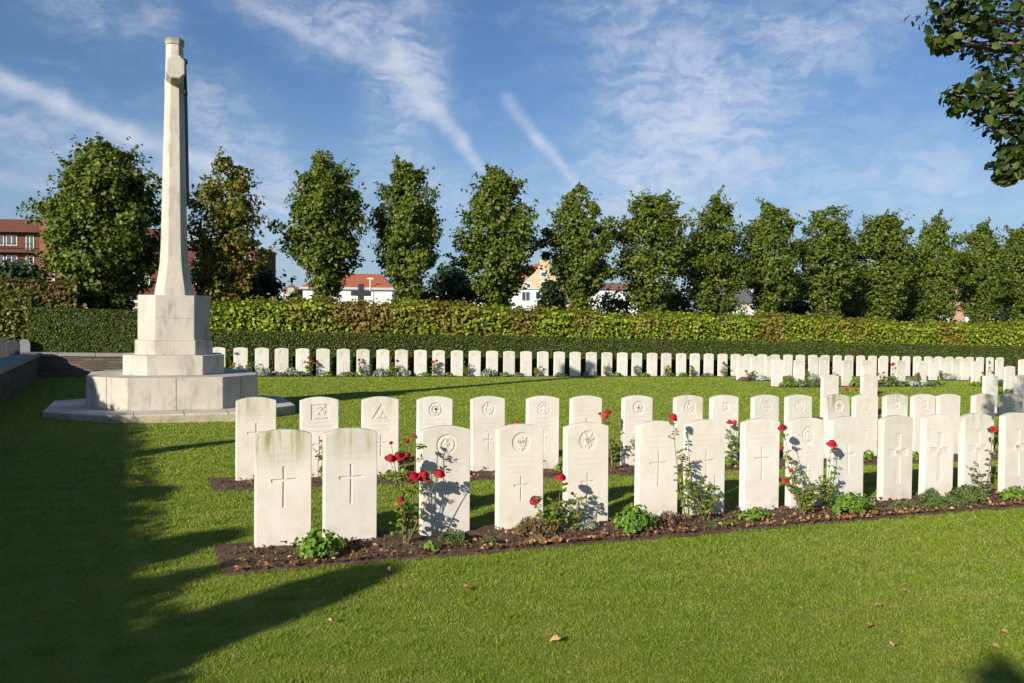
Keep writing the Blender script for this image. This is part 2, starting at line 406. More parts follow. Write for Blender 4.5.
M['hedge'] = leafmat('hornbeam_leaf', [(0, (.07, .11, .010)), (.4, (.18, .26, .014)), (.8, (.34, .42, .03)), (1, (.42, .43, .05))], .28,
                     patch=((.24, .14, .04), .5, .38, .70))
M['hedge_olive'] = leafmat('olive_hedge_leaf', [(0, (.05, .06, .010)), (.5, (.12, .13, .02)), (1, (.24, .23, .04))], .25, patch=((.16, .09, .03), .6, .45, .65))
M['yew'] = leafmat('yew_sprig', [(0, (.030, .050, .006)), (.5, (.055, .090, .010)), (.9, (.10, .14, .018)), (1, (.16, .12, .04))], .12,
                   patch=((.11, .085, .022), .7, .5, .75))
M['dark'] = leafmat('evergreen_leaf', [(0, (.012, .028, .007)), (.6, (.022, .048, .010)), (1, (.045, .075, .015))], .12)
M['shrub'] = leafmat('shrub_leaf', [(0, (.03, .06, .012)), (.6, (.07, .11, .02)), (1, (.15, .15, .05))], .22)
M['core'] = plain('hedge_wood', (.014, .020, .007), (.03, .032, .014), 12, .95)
M['litter'] = leafmat('fallen_leaf_brown', [(0, (.16, .07, .03)), (.4, (.30, .14, .06)), (.75, (.44, .22, .11)), (1, (.55, .35, .21))], .15)
def wall_mat():
    m, t, b, _ = newmat('rubble_stone_courses'); v = objc(t)
    s = t.node('ShaderNodeSeparateXYZ'); t.l.new(v, s.inputs[0])
    cb = t.node('ShaderNodeCombineXYZ'); t.l.new(t.math('ADD', s.outputs[0], s.outputs[1]), cb.inputs[0]); t.l.new(s.outputs[2], cb.inputs[1])
    br = t.node('ShaderNodeTexBrick'); t.l.new(cb.outputs[0], br.inputs['Vector'])
    br.inputs['Scale'].default_value = 1; br.inputs['Brick Width'].default_value = .27; br.inputs['Row Height'].default_value = .068
    br.inputs['Mortar Size'].default_value = .008; br.inputs['Mortar Smooth'].default_value = .3
    br.inputs['Color1'].default_value = (.15, .12, .085, 1); br.inputs['Color2'].default_value = (.26, .21, .16, 1); br.inputs['Mortar'].default_value = (.12, .105, .09, 1)
    br.offset = .37
    col = t.mix(t.noise(v, 9, 6, .7), br.outputs[0], t.mix(1.0, br.outputs[0], (.6, .6, .65), 'MULTIPLY'))
    setc(t, b, col, .9, .2); bump(t, b, t.math('ADD', t.math('MULTIPLY', br.outputs['Fac'], -1.0), t.noise(v, 25, 5, .7)), .03); return m
M['rubble'] = wall_mat()
M['coping'] = plain('pale_coping', (.33, .31, .27), (.22, .205, .175), 5, .9, .006, 30)
def brick_mat(name, c1, c2, mo):
    m, t, b, _ = newmat(name); v = objc(t); s = t.node('ShaderNodeSeparateXYZ'); t.l.new(v, s.inputs[0])
    cb = t.node('ShaderNodeCombineXYZ'); t.l.new(t.math('ADD', s.outputs[0], s.outputs[1]), cb.inputs[0]); t.l.new(s.outputs[2], cb.inputs[1])
    br = t.node('ShaderNodeTexBrick'); t.l.new(cb.outputs[0], br.inputs['Vector']); br.inputs['Scale'].default_value = 1
    br.inputs['Brick Width'].default_value = .22; br.inputs['Row Height'].default_value = .075; br.inputs['Mortar Size'].default_value = .008
    for k, c in (('Color1', c1), ('Color2', c2), ('Mortar', mo)): br.inputs[k].default_value = (*c, 1)
    setc(t, b, t.mix(t.noise(v, .8, 5, .6), br.outputs[0], t.mix(1.0, br.outputs[0], (.75, .75, .75), 'MULTIPLY')), .9, .2); return m
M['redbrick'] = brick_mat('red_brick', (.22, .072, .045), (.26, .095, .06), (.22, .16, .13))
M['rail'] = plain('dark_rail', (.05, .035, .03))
M['shadebrick'] = brick_mat('shade_dark_brick', (.135, .045, .032), (.165, .058, .042), (.09, .06, .05))  # brick colour darkened to carry the shade on the apartment front
M['ochre'] = brick_mat('ochre_brick', (.50, .36, .19), (.56, .42, .25), (.5, .42, .32))
M['pinkbrick'] = brick_mat('pink_brick', (.44, .21, .16), (.50, .27, .21), (.45, .36, .32))
M['render'] = plain('white_render', (.70, .69, .66), (.60, .60, .58), 1.5, .85)
M['beige'] = plain('beige_wall', (.40, .34, .27), (.34, .29, .23), 1.5, .85)
def tiles(name, c1, c2):
    m, t, b, _ = newmat(name); v = objc(t)
    w = t.node('ShaderNodeTexWave'); w.wave_type = 'BANDS'; w.bands_direction = 'Z'; w.inputs['Scale'].default_value = 3; w.inputs['Distortion'].default_value = .6
    t.l.new(v, w.inputs[0])
    setc(t, b, t.mix(t.noise(v, 2.2, 7, .7), c1, c2), .8, .3); bump(t, b, w.outputs[1], .03); return m
M['redtile'] = tiles('red_roof_tile', (.42, .12, .055), (.30, .10, .055))
M['browntile'] = tiles('brown_roof_tile', (.28, .13, .09), (.20, .11, .08))
M['slate'] = tiles('grey_slate', (.085, .085, .10), (.15, .14, .14))
M['frame'] = plain('white_frame', (.75, .75, .73))
M['concrete'] = plain('concrete_band', (.48, .47, .45), (.38, .37, .35), 2)
M['metal'] = plain('grey_metal', (.35, .36, .37), None, 2, .5)
m_, t_, b_, _o = newmat('window_glass'); setc(t_, b_, (.05, .065, .08), .12, .6); M['glass'] = m_
M['darkstone'] = plain('dark_polished_stone', (.035, .037, .04), (.06, .06, .065), 5, .5)
M['greystone'] = plain('grey_monument_stone', (.25, .25, .25), (.18, .18, .18), 6, .8)

# ------------------------------------------------------------------ ground
mb = MB(); e = 2500
mb.add([P(-e, -e), P(e, -e), P(e, e), P(-e, e)], [(0, 1, 2, 3)])
lawn = mb.build('lawn', M['lawn']); tag(lawn, kind='structure')

ROW = {1: lambda u: 6.30, 2: lambda u: 9.12 - .05 * u, 3: lambda u: 13.1, 4: lambda u: 17.7, 5: lambda u: 21.2, 6: lambda u: 24.0, 7: lambda u: 26.35}
BEDS = []   # (u0,u1, vfun front, vfun back)
def bed(u0, u1, row, f=.58, bk=.25):
    vf = ROW[row]; BEDS.append((u0, u1, row, f, bk))
    nu = max(8, int((u1 - u0) / .045)); nv = 18
    if row > 3: nu = max(8, int((u1 - u0) / .12)); nv = 8
    mb = MB(); vs = []
    for j in range(nv + 1):
        for i in range(nu + 1):
            u = u0 + (u1 - u0) * i / nu; tt = j / nv; v = vf(u) - f + (f + bk) * tt
            e_ = min(tt, 1 - tt, i / nu * (u1 - u0) * 1.3, (1 - i / nu) * (u1 - u0) * 1.3)
            edge = min(1, max(0, e_) / .09)
            wob = .02 * noise.noise(Vector((u * 3.1, row * 7, tt * 2))) * (1 if e_ < .02 else .5)
            x, y = G(u, v + wob)
            h = .005 + edge * (.010 + .020 * noise.fractal(Vector((x * 14, y * 14, 3)), 1.0, 2.0, 4) + .008 * noise.noise(Vector((x * 60, y * 60, 1))))
            vs.append(Vector((x, y, gz(x, y) + max(h, .004))))
    fs = [(j * (nu + 1) + i, j * (nu + 1) + i + 1, (j + 1) * (nu + 1) + i + 1, (j + 1) * (nu + 1) + i) for j in range(nv) for i in range(nu)]
    mb.add(vs, fs); o = mb.build('soil_bed', M['soil'], smooth=True, fixn=False); tag(o, kind='structure'); return o
u1s = on_row(222, lambda u: ROW[1](u) - .5, 0)
bed(u1s, 11.5, 1, .6, .22)
u2s = on_row(212, lambda u: ROW[2](u) - .4, 0)
bed(u2s, 13.5, 2, .55, .2)
bed(on_row(816, ROW[3], 0), on_row(880, ROW[3], 0), 3, .45, .2)
bed(on_row(976, ROW[3], 0), on_row(1060, ROW[3], 0), 3, .45, .2)
bed(on_row(858, ROW[4], 0), on_row(890, ROW[4], 0), 4, .3, .2)
bed(on_row(998, ROW[4], 0), on_row(1040, ROW[4], 0), 4, .3, .2)
bed(on_row(768, ROW[5], 0), on_row(935, ROW[5], 0), 5, .4, .2)
bed(on_row(968, ROW[5], 0), on_row(1010, ROW[5], 0), 5, .4, .2)
bed(on_row(733, ROW[6], 0), on_row(1020, ROW[6], 0), 6, .35, .2)
bed(on_row(206, ROW[7], 0), on_row(1018, ROW[7], 0), 7, .25, .2)

# mown grass blades: short, thinning out with the distance from the path where one stands
def grass():
    N = 1500000
    Y = np.exp(RNG.uniform(math.log(2.6), math.log(34), N)); X = RNG.uniform(-.78, .78, N) * Y
    u = X * cT + Y * sT; v = -X * sT + Y * cT
    keep = np.ones(N, bool)
    for (a, b, row, f, bk) in BEDS:
        vr = (9.12 - .05 * u) if row == 2 else ROW[row](0)
        keep &= ~((u > a + .01) & (u < b) & (v > vr - f + .01) & (v < vr + bk - .01))
    keep &= ~((np.hypot(X - CX, Y - CY) < 2.02))
    keep &= (v < 26.0) & (u > -2.0)
    X, Y = X[keep], Y[keep]; n = len(X)
    sc = np.clip(Y / 5.0, .75, 6.5)
    cl = np.zeros(n)
    for k_ in range(14):
        wl = RNG.uniform(.07, .5); an = RNG.uniform(0, 6.28); cl += np.sin((X * math.cos(an) + Y * math.sin(an)) * 6.283 / wl + RNG.uniform(0, 6.28))
    cl = cl / 3.7
    hgt = (1 + .45 * np.clip(cl, -1.5, 1.8)) * RNG.uniform(.006, .018, n) * np.clip(sc, .8, 1.5)
    wdt = .0021 * sc * RNG.uniform(.7, 1.3, n)
    a = RNG.uniform(0, 2 * math.pi, n); lean = RNG.normal(0, .75, (n, 2)) * hgt[:, None]
    zz = -SLOPE * (X * cT + Y * sT)
    vs = np.empty((n, 3, 3))
    vs[:, 0, 0] = X - np.cos(a) * wdt; vs[:, 0, 1] = Y - np.sin(a) * wdt; vs[:, 0, 2] = zz - .002
    vs[:, 1, 0] = X + np.cos(a) * wdt; vs[:, 1, 1] = Y + np.sin(a) * wdt; vs[:, 1, 2] = zz - .002
    vs[:, 2, 0] = X + lean[:, 0]; vs[:, 2, 1] = Y + lean[:, 1]; vs[:, 2, 2] = zz + hgt
    me = bpy.data.meshes.new('grass'); me.vertices.add(n * 3); me.vertices.foreach_set('co', vs.reshape(-1))
    me.loops.add(n * 3); me.loops.foreach_set('vertex_index', np.arange(n * 3, dtype=np.int32))
    me.polygons.add(n); me.polygons.foreach_set('loop_start', (np.arange(n) * 3).astype(np.int32))
    at_ = me.attributes.new('rnd', 'FLOAT', 'FACE'); at_.data.foreach_set('value', np.clip(RNG.uniform(0, 1, n) * .8 + .1 - .10 * cl, 0, 1).astype(np.float32))
    me.materials.append(M['blade']); me.update(calc_edges=True)
    o = bpy.data.objects.new('grass', me); C.objects.link(o)
    tag(o, 'short mown green grass covering the lawn between the rows', 'grass', kind='stuff')
CX, CY = -5.85, 15.36
grass()

# ------------------------------------------------------------------ Cross memorial
def octo(w, d, ch):
    a, b = w / 2, d / 2
    return [(-a + ch, -b), (a - ch, -b), (a, -b + ch), (a, b - ch), (a - ch, b), (-a + ch, b), (-a, b - ch), (-a, -b + ch)]
cz = gz(CX, CY)
cross = empty('memorial_cross', (CX, CY, cz), R(22.3), 'tall pale stone cross on stepped octagonal base, bronze sword on its shaft', 'memorial cross')
def tier(name, w, ch, z0, z1, mat=M['memorial'], joints=(), bev=.008):
    mb = MB(); mb.prism(octo(w, w, ch), z0, z1); o = mb.build(name, mat, cross, bevel=bev)
    return o
def jbox(mb, x, y, dx, dy, z0, z1): mb.box(x - dx, x + dx, y - dy, y + dy, z0, z1)
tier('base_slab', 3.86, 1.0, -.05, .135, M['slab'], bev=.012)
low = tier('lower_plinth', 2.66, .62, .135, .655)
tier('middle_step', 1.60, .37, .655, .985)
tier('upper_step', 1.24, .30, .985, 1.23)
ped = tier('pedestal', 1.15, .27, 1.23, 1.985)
def joint(par, M_=None, *b):
    q = MB(); q.box(*b, M=M_); q.build('joint', M['joint'], par)
for y in (-1.3315, 1.3315): joint(low, None, -.004, .004, y - .002, y + .002, .14, .652)
for sx in (-1, 1):
    for sy in (-1, 1): joint(low, Matrix.Translation((sx * 1.0215, sy * 1.0215, 0)) @ Matrix.Rotation(sx * sy * R(-45), 4, 'Z'), -.004, .004, -.003, .003, .14, .652)
for x0, x1 in ((-.3, .3),): joint(ped, None, x0, x1, -.5765, -.573, 1.60, 1.605)
base_ = [c for c in cross.children if c.name.startswith('base_slab')][0]
for x in (-.62, .1, .75): joint(base_, None, x - .005, x + .005, -1.932, -1.34, .1, .1362)
# shaft: tapering octagon with a flared foot and a small capital
def oring(w, d, k, z): return [Vector((x, y, z)) for x, y in octo(w, d, w * k)]
mb = MB()
mb.rings([oring(.63, .63, .24, 1.985), oring(.615, .615, .24, 2.08), oring(.51, .51, .25, 2.36), oring(.455, .455, .26, 2.58), oring(.43, .43, .27, 2.85), oring(.31, .31, .28, 5.5), oring(.275, .275, .28, 6.27)])
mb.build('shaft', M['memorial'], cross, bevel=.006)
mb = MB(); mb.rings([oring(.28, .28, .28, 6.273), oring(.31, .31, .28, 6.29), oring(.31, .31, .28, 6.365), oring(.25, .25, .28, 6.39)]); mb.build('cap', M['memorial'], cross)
def armpoly(w, h, c): return [(-w / 2 + c, -h / 2), (w / 2 - c, -h / 2), (w / 2, -h / 2 + c), (w / 2, h / 2 - c), (w / 2 - c, h / 2), (-w / 2 + c, h / 2), (-w / 2, h / 2 - c), (-w / 2, -h / 2 + c)]
for sgn in (-1, 1):
    mb = MB(); zc = 5.74; rs = []
    for y, w, h in ((.10, .29, .33), (.50, .27, .31), (.60, .275, .33), (.64, .30, .38), (.70, .30, .38), (.715, .26, .34)):
        rs.append([Vector((x, sgn * y, zc + z)) for x, z in armpoly(w, h, w * .27)])
    mb.rings(rs); mb.build('arm', M['memorial'], cross, bevel=.005)
sw = MB()   # blade down, hilt up, laid on the +x face
def hw(z): return .43 / 2 + (.31 / 2 - .43 / 2) * (z - 2.85) / 2.65
z0, z1 = 3.55, 5.45
for za, zb, wa, wb in ((z0, z0 + .25, .012, .05), (z0 + .25, z1, .05, .065)):
    xa, xb = hw(za) + .004, hw(zb) + .004
    sw.rings([[Vector((xa, -wa, za)), Vector((xa + .045, 0, za)), Vector((xa, wa, za))], [Vector((xb, -wb, zb)), Vector((xb + .05, 0, zb)), Vector((xb, wb, zb))]])
swo = sw.build('sword', M['bronze'], cross)
sg = MB(); sg.tube([(.165, -.22, 5.50), (.185, 0, 5.47), (.165, .22, 5.50)], [.03, .035, .03], 8); sg.build('crossguard', M['bronze'], swo, smooth=True)
sg = MB(); sg.tube([(.18, 0, 5.5), (.165, 0, 5.98)], [.03, .026], 8); sg.tube([(.165, 0, 5.96), (.165, 0, 6.0), (.165, 0, 6.05), (.165, 0, 6.08)], [.02, .05, .05, .01], 10); sg.build('hilt', M['bronze'], swo, smooth=True)

# ------------------------------------------------------------------ headstones
SW, SH, ST = .383, .828, .076
def outline(w=SW, h=SH, n=14, inset=0):
    a = w / 2 - inset; rise = .034; zt = h - rise
    pts = [(-a, -.12 + inset), (a, -.12 + inset), (a, zt - inset * .5)]
    # shoulder: arc across the top
    r = ((w / 2) ** 2 + rise ** 2) / (2 * rise); zc = h - r
    for i in range(1, n):
        x = a - 2 * a * i / n; pts.append((x, zc + math.sqrt((r - inset) ** 2 - x * x)))
    pts.append((-a, zt - inset * .5)); return pts
def latin(cx, zt, zb, za, hs, w, flare=0.0):
    h = w / 2; k = h * (1 + flare)
    return [(cx - k, zb), (cx + k, zb), (cx + h, za - h), (cx + hs, za - k), (cx + hs, za + k), (cx + h, za + h), (cx + k, zt), (cx - k, zt), (cx - h, za + h), (cx - hs, za + k), (cx - hs, za - k), (cx - h, za - h)]
def circ(cx, cz, rx, rz=None, n=28): rz = rz or rx; return [(cx + rx * math.cos(2 * math.pi * i / n), cz + rz * math.sin(2 * math.pi * i / n)) for i in range(n)]
def rect(cx, cz, a, b): return [(cx - a, cz - b), (cx + a, cz - b), (cx + a, cz + b), (cx - a, cz + b)]
def tri(cx, cz, r): return [(cx + r * 1.08 * math.cos(R(a)), cz + r * math.sin(R(a))) for a in (210, 330, 90)]
def slab_mesh(holes, depth):
    front = outline(inset=.004); full = outline(); mb = MB()
    polys = [[Vector((x, z, 0)) for x, z in front]] + [[Vector((x, z, 0)) for x, z in h] for h in holes]
    flat = [v for p in polys for v in p]
    tr = tessellate_polygon(polys)
    mb.add([(v.x, 0, v.y) for v in flat], tr)
    n = len(full)
    ring = [[(x, 0, z) for x, z in front], [(x, .004, z) for x, z in full], [(x, ST - .004, z) for x, z in full], [(x, ST, z) for x, z in front]]
    mb.rings([[Vector(p) for p in r] for r in ring], cap=False)
    mb.add([(x, ST, z) for x, z in front], [tuple(range(n))])
    for h in holes:
        k = len(h); vs = [(x, 0, z) for x, z in h] + [(x, depth, z) for x, z in h]
        mb.add(vs, [(i, (i + 1) % k, k + (i + 1) % k, k + i) for i in range(k)])
    return mb
def clean_build(mb, name, mat, parent):
    o = mb.build(name, mat, parent, fixn=False)
    bm = bmesh.new(); bm.from_mesh(o.data); bmesh.ops.remove_doubles(bm, verts=bm.verts, dist=.0002); bmesh.ops.recalc_face_normals(bm, faces=bm.faces); bm.to_mesh(o.data); bm.free(); return o
def floor_mesh(holes, depth):
    mb = MB()
    for h in holes:
        tr = tessellate_polygon([[Vector((x, z, 0)) for x, z in h]]); mb.add([(x, depth - .0002, z) for x, z in h], [tuple(t) for t in tr])
    return mb
def inscription(mb, rows, seed):
    rr = random.Random(seed)
    for z, half in rows:
        x = -half
        while x < half - .012:
            k = rr.random()
            if k < .06: x += .004; continue
            h = .0095; y0, y1 = -.0009, .001
            mb.box(x, x + .0028, y0, y1, z - h, z + h)
            if k > .5: mb.box(x + .0028, x + .009, y0, y1, z + h - .0028, z + h)
            if k > .75 or k < .3: mb.box(x + .0028, x + .008, y0, y1, z - .0014, z + .0014)
            if .3 < k < .7: mb.box(x + .0095, x + .0123, y0, y1, z - h, z + h); x += .003
            x += .0155
def petal(cx, cz, ang, L, w):
    c, s = math.cos(ang), math.sin(ang); pts = [(0, 0), (L * .35, w), (L * .75, w * .9), (L, 0), (L * .75, -w * .9), (L * .35, -w)]
    return [(cx + x * c - y * s, cz + x * s + y * c) for x, y in pts]
def motif(mb, style, cx, cz, r, dep):
    y0 = .0006
    def pr(poly): mb.prismy(poly, y0, dep)
    def ring(ri, ro, a0=0, a1=360, n=26):
        for i in range(n):
            p, q = R(a0 + (a1 - a0) * i / n), R(a0 + (a1 - a0) * (i + 1) / n)
            pr([(cx + ri * math.cos(p), cz + ri * math.sin(p)), (cx + ro * math.cos(p), cz + ro * math.sin(p)), (cx + ro * math.cos(q), cz + ro * math.sin(q)), (cx + ri * math.cos(q), cz + ri * math.sin(q))])
    if style == 'wreath':
        for s in (-1, 1):
            for k in range(7):
                a = R(-80 + k * 22); px_, pz_ = cx + s * r * .72 * math.cos(a), cz + r * .72 * math.sin(a)
                pr(petal(px_, pz_, math.atan2(math.cos(a), -s * math.sin(a)) + s * .5, r * .34, r * .10))
        pr(latin(cx, cz + r * .62, cz - r * .62, cz + r * .1, r * .30, r * .16, .3)); pr(rect(cx, cz - r * .35, r * .4, r * .06))
        pr(circ(cx, cz + r * .1, r * .2, n=10))
    elif style == 'plume':
        for a, L in ((90, .85), (128, .9), (52, .9), (150, .6), (30, .6)): pr(petal(cx, cz - r * .15, R(a), r * L, r * .17))
        pr(rect(cx, cz - r * .25, r * .45, r * .08)); pr(petal(cx, cz - r * .25, R(-90), r * .6, r * .12)); pr(petal(cx, cz - r * .25, R(-130), r * .5, r * .08)); pr(petal(cx, cz - r * .25, R(-50), r * .5, r * .08))
    elif style == 'stag':
        for a, L in ((60, .9), (120, .9), (20, .8), (160, .8), (240, .75), (300, .75), (270, .9)): pr(petal(cx, cz, R(a), r * L, r * .13))
        pr(circ(cx, cz, r * .3, n=9))
    elif style == 'garter':
        ring(r * .62, r * .78); pr(latin(cx, cz + r * .5, cz - r * .5, cz, r * .5, r * .24, .5)); pr(petal(cx, cz + r * .7, R(90), r * .26, r * .16))
    elif style == 'horn':
        ring(r * .45, r * .62, 150, 400); pr(petal(cx - r * .3, cz + r * .4, R(100), r * .5, r * .12)); pr(petal(cx, cz - r * .6, R(0), r * .5, r * .1)); pr(circ(cx + r * .05, cz, r * .22, n=8))
    elif style == 'shield':
        for (a, b) in ((-.5, .5), (.5, .5), (-.5, -.2), (.5, -.2), (0, .15)): pr(petal(cx + a * r, cz + b * r, R(60 + 80 * a), r * .45, r * .15))
        for k in range(6): pr(rect(cx - r * .7 + k * r * .28, cz - r * .72, r * .09, r * .1))
        pr(circ(cx, cz + .55 * r, r * .16, n=8))
    elif style == 'knot':
        for a in (90, 210, 330): pr(petal(cx, cz - r * .08, R(a), r * .6, r * .17))
        pr(rect(cx, cz - r * .42, r * .7, r * .05))
    elif style == 'flower':
        for k in range(5): pr(petal(cx, cz, R(90 + 72 * k), r * .7, r * .2))
        pr(circ(cx, cz, r * .16, n=8))
def make_stone(kind, style=None, seed=1):
    dep = .0075; holes = []; rows = []; m = MB(); badge = None
    if kind == 'plain':
        holes = [latin(0, .572, .285, .476, .088, .019, .25)]; rows = [(.70, .12), (.655, .13), (.61, .10)]
    elif kind == 'bare':
        rows = [(.68, .12), (.63, .14), (.58, .10), (.53, .12)]
    elif kind == 'round':
        holes = [circ(0, .686, .080), latin(0, .42, .225, .35, .062, .017, .25)]; badge = (0, .686, .079); rows = [(.580, .10), (.537, .13), (.492, .11), (.452, .07)]
    elif kind == 'oval':
        holes = [circ(0, .665, .066, .085), latin(0, .405, .215, .335, .062, .017, .25)]; badge = (0, .665, .064); rows = [(.55, .10), (.51, .13), (.47, .11)]
    elif kind == 'square':
        holes = [rect(0, .675, .092, .078), latin(0, .43, .19, .345, .075, .018, .25)]; badge = (0, .675, .085); rows = [(.575, .10), (.530, .13), (.485, .11)]
    elif kind == 'triangle':
        holes = [tri(0, .652, .105), latin(0, .43, .21, .345, .068, .018, .25)]; badge = (0, .645, .085); rows = [(.575, .10), (.530, .13), (.485, .11)]
    elif kind == 'broad':
        holes = [latin(0, .655, .17, .475, .125, .052, .45)]; badge = (0, .475, .075); rows = [(.735, .12), (.70, .13)]
    elif kind == 'box':
        holes = [rect(0, .685, .045, .055), latin(0, .43, .20, .35, .07, .018, .25)]; badge = (0, .685, .042); rows = [(.59, .10), (.545, .13), (.50, .11)]
    root = empty('headstone', (0, 0, 0))
    sl = clean_build(slab_mesh(holes, dep), 'stone_slab', M['stone'], root)
    crosses = holes[-1:] if kind != 'bare' else []
    if crosses: floor_mesh(crosses, dep).build('carved_cross', M['carve'], root, fixn=False)
    if badge:
        b = MB(); rest = holes[:-1]
        if rest:
            f = floor_mesh(rest, dep); b.add(f.v, f.f, 1)
        motif(b, style, *badge, dep if rest else dep)
        b.build('badge', [M['stone'], M['carve']], root, fixn=False)
    for q_, rw_ in enumerate(rows):
        ib = MB(); inscription(ib, [rw_], seed + q_); ib.build('inscription', M['inscr'], root)
    return root
PROTO = {}
for key, (k, st) in {'plain': ('plain', None), 'bare': ('bare', None), 'wreath': ('round', 'wreath'), 'plume': ('round', 'plume'), 'stag': ('round', 'stag'), 'garter': ('round', 'garter'),
                     'horn': ('round', 'horn'), 'flower': ('round', 'flower'), 'oval': ('oval', 'garter'), 'square': ('square', 'shield'), 'triangle': ('triangle', 'knot'),
                     'broadplume': ('broad', 'plume'), 'broadknot': ('broad', 'knot'), 'broadflower': ('broad', 'flower'), 'box': ('box', 'knot')}.items():
    PROTO[key] = [make_stone(k, st, hash(key) % 1000 if False else len(key) * 13 + ord(key[0])), False]
DESC = {'plain': 'a plain carved cross', 'bare': 'only faint lettering', 'wreath': 'a round wreath badge', 'plume': 'a round feathered badge', 'stag': 'a round antler-like badge',
        'garter': 'a round belted badge', 'horn': 'a round curled badge', 'flower': 'a round petalled badge', 'oval': 'an oval badge', 'square': 'a square badge', 'triangle': 'a triangular badge',
        'broadplume': 'a broad cross and plume', 'broadknot': 'a broad cross and knot', 'broadflower': 'a broad cross and rosette', 'box': 'a small boxed badge'}
ORD = 'zeroth first second third fourth fifth sixth seventh eighth ninth tenth eleventh twelfth thirteenth fourteenth fifteenth sixteenth seventeenth eighteenth nineteenth'.split()
def ordinal(n):
    if n < 20: return ORD[n]
    tens = {2: 'twent', 3: 'thirt', 4: 'fort', 5: 'fift', 6: 'sixt'}[n // 10]
    return tens + 'ieth' if n % 10 == 0 else tens + 'y-' + ORD[n % 10]
def set_stain(o, s):
    o['stain'] = s
    for c in o.children: c['stain'] = s
def place(o, px, row, tilt=True, seed=0, zoff=0.0):
    """px = image column of the stone's back left edge"""
    vf = ROW[row]; u = on_row(px, lambda q: vf(q) + ST, .3) + SW / 2 ; v = vf(u); p = P(u, v, zoff)
    rr = random.Random(seed * 31 + int(px))
    o.location = p; o.rotation_euler = (R(rr.uniform(-.5, .5)) if tilt else 0, R(rr.uniform(-.35, .35)) if tilt else 0, R(TH + (rr.uniform(-.8, .8) if tilt else 0)))
    return u, v
def stone(key, px, row, n, rowname, group, stain, extra=''):
    pr = PROTO[key]
    if not pr[1]: o = pr[0]; pr[1] = True
    else: o = copy_tree(pr[0])
    place(o, px, row, seed=n); set_stain(o, stain)
    tag(o, ('%s headstone with %s, %s from left in %s' % ('green-stained white' if stain > .45 else 'white', DESC[key], ordinal(n), rowname)), 'headstone', group)
    return o
row1 = [254.2, 322.4, 419, 495, 562.6, 634.1, 682.8, 739, 784.9, 826.5, 876.7, 918.4, 958, 997.8]
kind1 = ['plain', 'plain', 'wreath', 'plume', 'stag', 'plain', 'plain', 'plain', 'oval', 'plain', 'broadplume', 'broadknot', 'broadflower', 'broadplume']
st1 = [.95, .6, .15, .15, .12, .1, .1, .12, .12, .1, .15, .1, .35, .1]
for i, (px, k, s) in enumerate(zip(row1, kind1, st1)): stone(k, px, 1, i + 1, 'the front row', 'headstones of the front row', s)
row2 = [235.2, 299.4, 360.8, 415.7, 469.8, 524.9, 568.2, 619.9, 671.8, 707.9, 749.3, 783, 822, 850.2, 880.6, 908.7, 933.8, 969, 998]
kind2 = ['plain', 'square', 'triangle', 'wreath', 'horn', 'garter', 'plain', 'flower', 'horn', 'box', 'garter', 'horn', 'flower', 'garter', 'box', 'box', 'bare', 'bare', 'bare']
st2 = [.6, .3, .35, .2, .15, .12, .1, .15, .4, .15, .3, .2, .9, .15, .6, .15, .1, .5, .4]
for i, (px, k, s) in enumerate(zip(row2, kind2, st2)): stone(k, px, 2, i + 1, 'the second row', 'headstones of the second row', s)
# third row and the rows behind: smaller in the picture
for i, (px, k, s) in enumerate([(820, 'bare', .1), (859.5, 'oval', .2), (981.6, 'bare', .1), (1013, 'bare', .2)]): stone(k, px, 3, i + 1, 'the sparse third row', 'headstones of the third row', s)
farp = MB()
_f = slab_mesh([circ(0, .675, .07, n=14), latin(0, .405, .215, .335, .062, .018)], .008); _g = floor_mesh([circ(0, .675, .07, n=14), latin(0, .405, .215, .335, .062, .018)], .008)
farp.add(_f.v, _f.f, 0); farp.add(_g.v, _g.f, 1)
farA = farp.build('headstone', [M['stone'], M['carve']], fixn=False)
farp = MB(); _f = slab_mesh([latin(0, .545, .262, .452, .086, .02)], .008); _g = floor_mesh([latin(0, .545, .262, .452, .086, .02)], .008)
farp.add(_f.v, _f.f, 0); farp.add(_g.v, _g.f, 1)
farB = farp.build('headstone', [M['stone'], M['carve']], fixn=False)
for o_ in (farA, farB):
    bm = bmesh.new(); bm.from_mesh(o_.data); bmesh.ops.remove_doubles(bm, verts=bm.verts, dist=.0002); bmesh.ops.recalc_face_normals(bm, faces=bm.faces); bm.to_mesh(o_.data); bm.free()
used = {0: False, 1: False}
def far_stone(px, row, label, group, stain, kind):
    src = farA if kind == 0 else farB
    if not used[kind]: o = src; used[kind] = True
    else: o = src.copy(); C.objects.link(o)
    r_ = place(o, px, row, seed=row); o['stain'] = stain; tag(o, label, 'headstone', group); return r_
rs = random.Random(5)
midrows = {4: ([861.5, 1003.4], 'the row of few stones beyond the third row'),
           5: ([771.1, 793, 841, 860, 894.8, 916, 970.6], 'the nearest row of the distant right-hand block'),
           6: ([736.4, 750, 764.5, 808, 818, 878, 928.5, 939, 951, 960.5, 994.8, 1018], 'the middle row of the distant right-hand block')}
for rw, (pxs, nm) in midrows.items():
    for i, px in enumerate(pxs):
        s = rs.choice([.2, .5, .8, .3]) if rw > 4 else .2
        far_stone(px, rw, 'small %s headstone, %s from left in %s' % ('green-stained' if s > .45 else 'white', ordinal(i + 1), nm), 'headstones of the distant right-hand rows', s, rs.choice([0, 1]))
back = [211, 233.4, 254.7, 274.7, 295.7, 316.2, 336.7, 356.4, 376.4, 395, 414.1, 432.4, 450.8, 468.5, 485.9, 503.1, 520.3, 537, 553.4, 569.5, 585.7, 601.3, 616.8, 631.3, 646.6, 660.9, 675.9, 689.6, 703.5, 717.5, 730.6]
x = 730.6
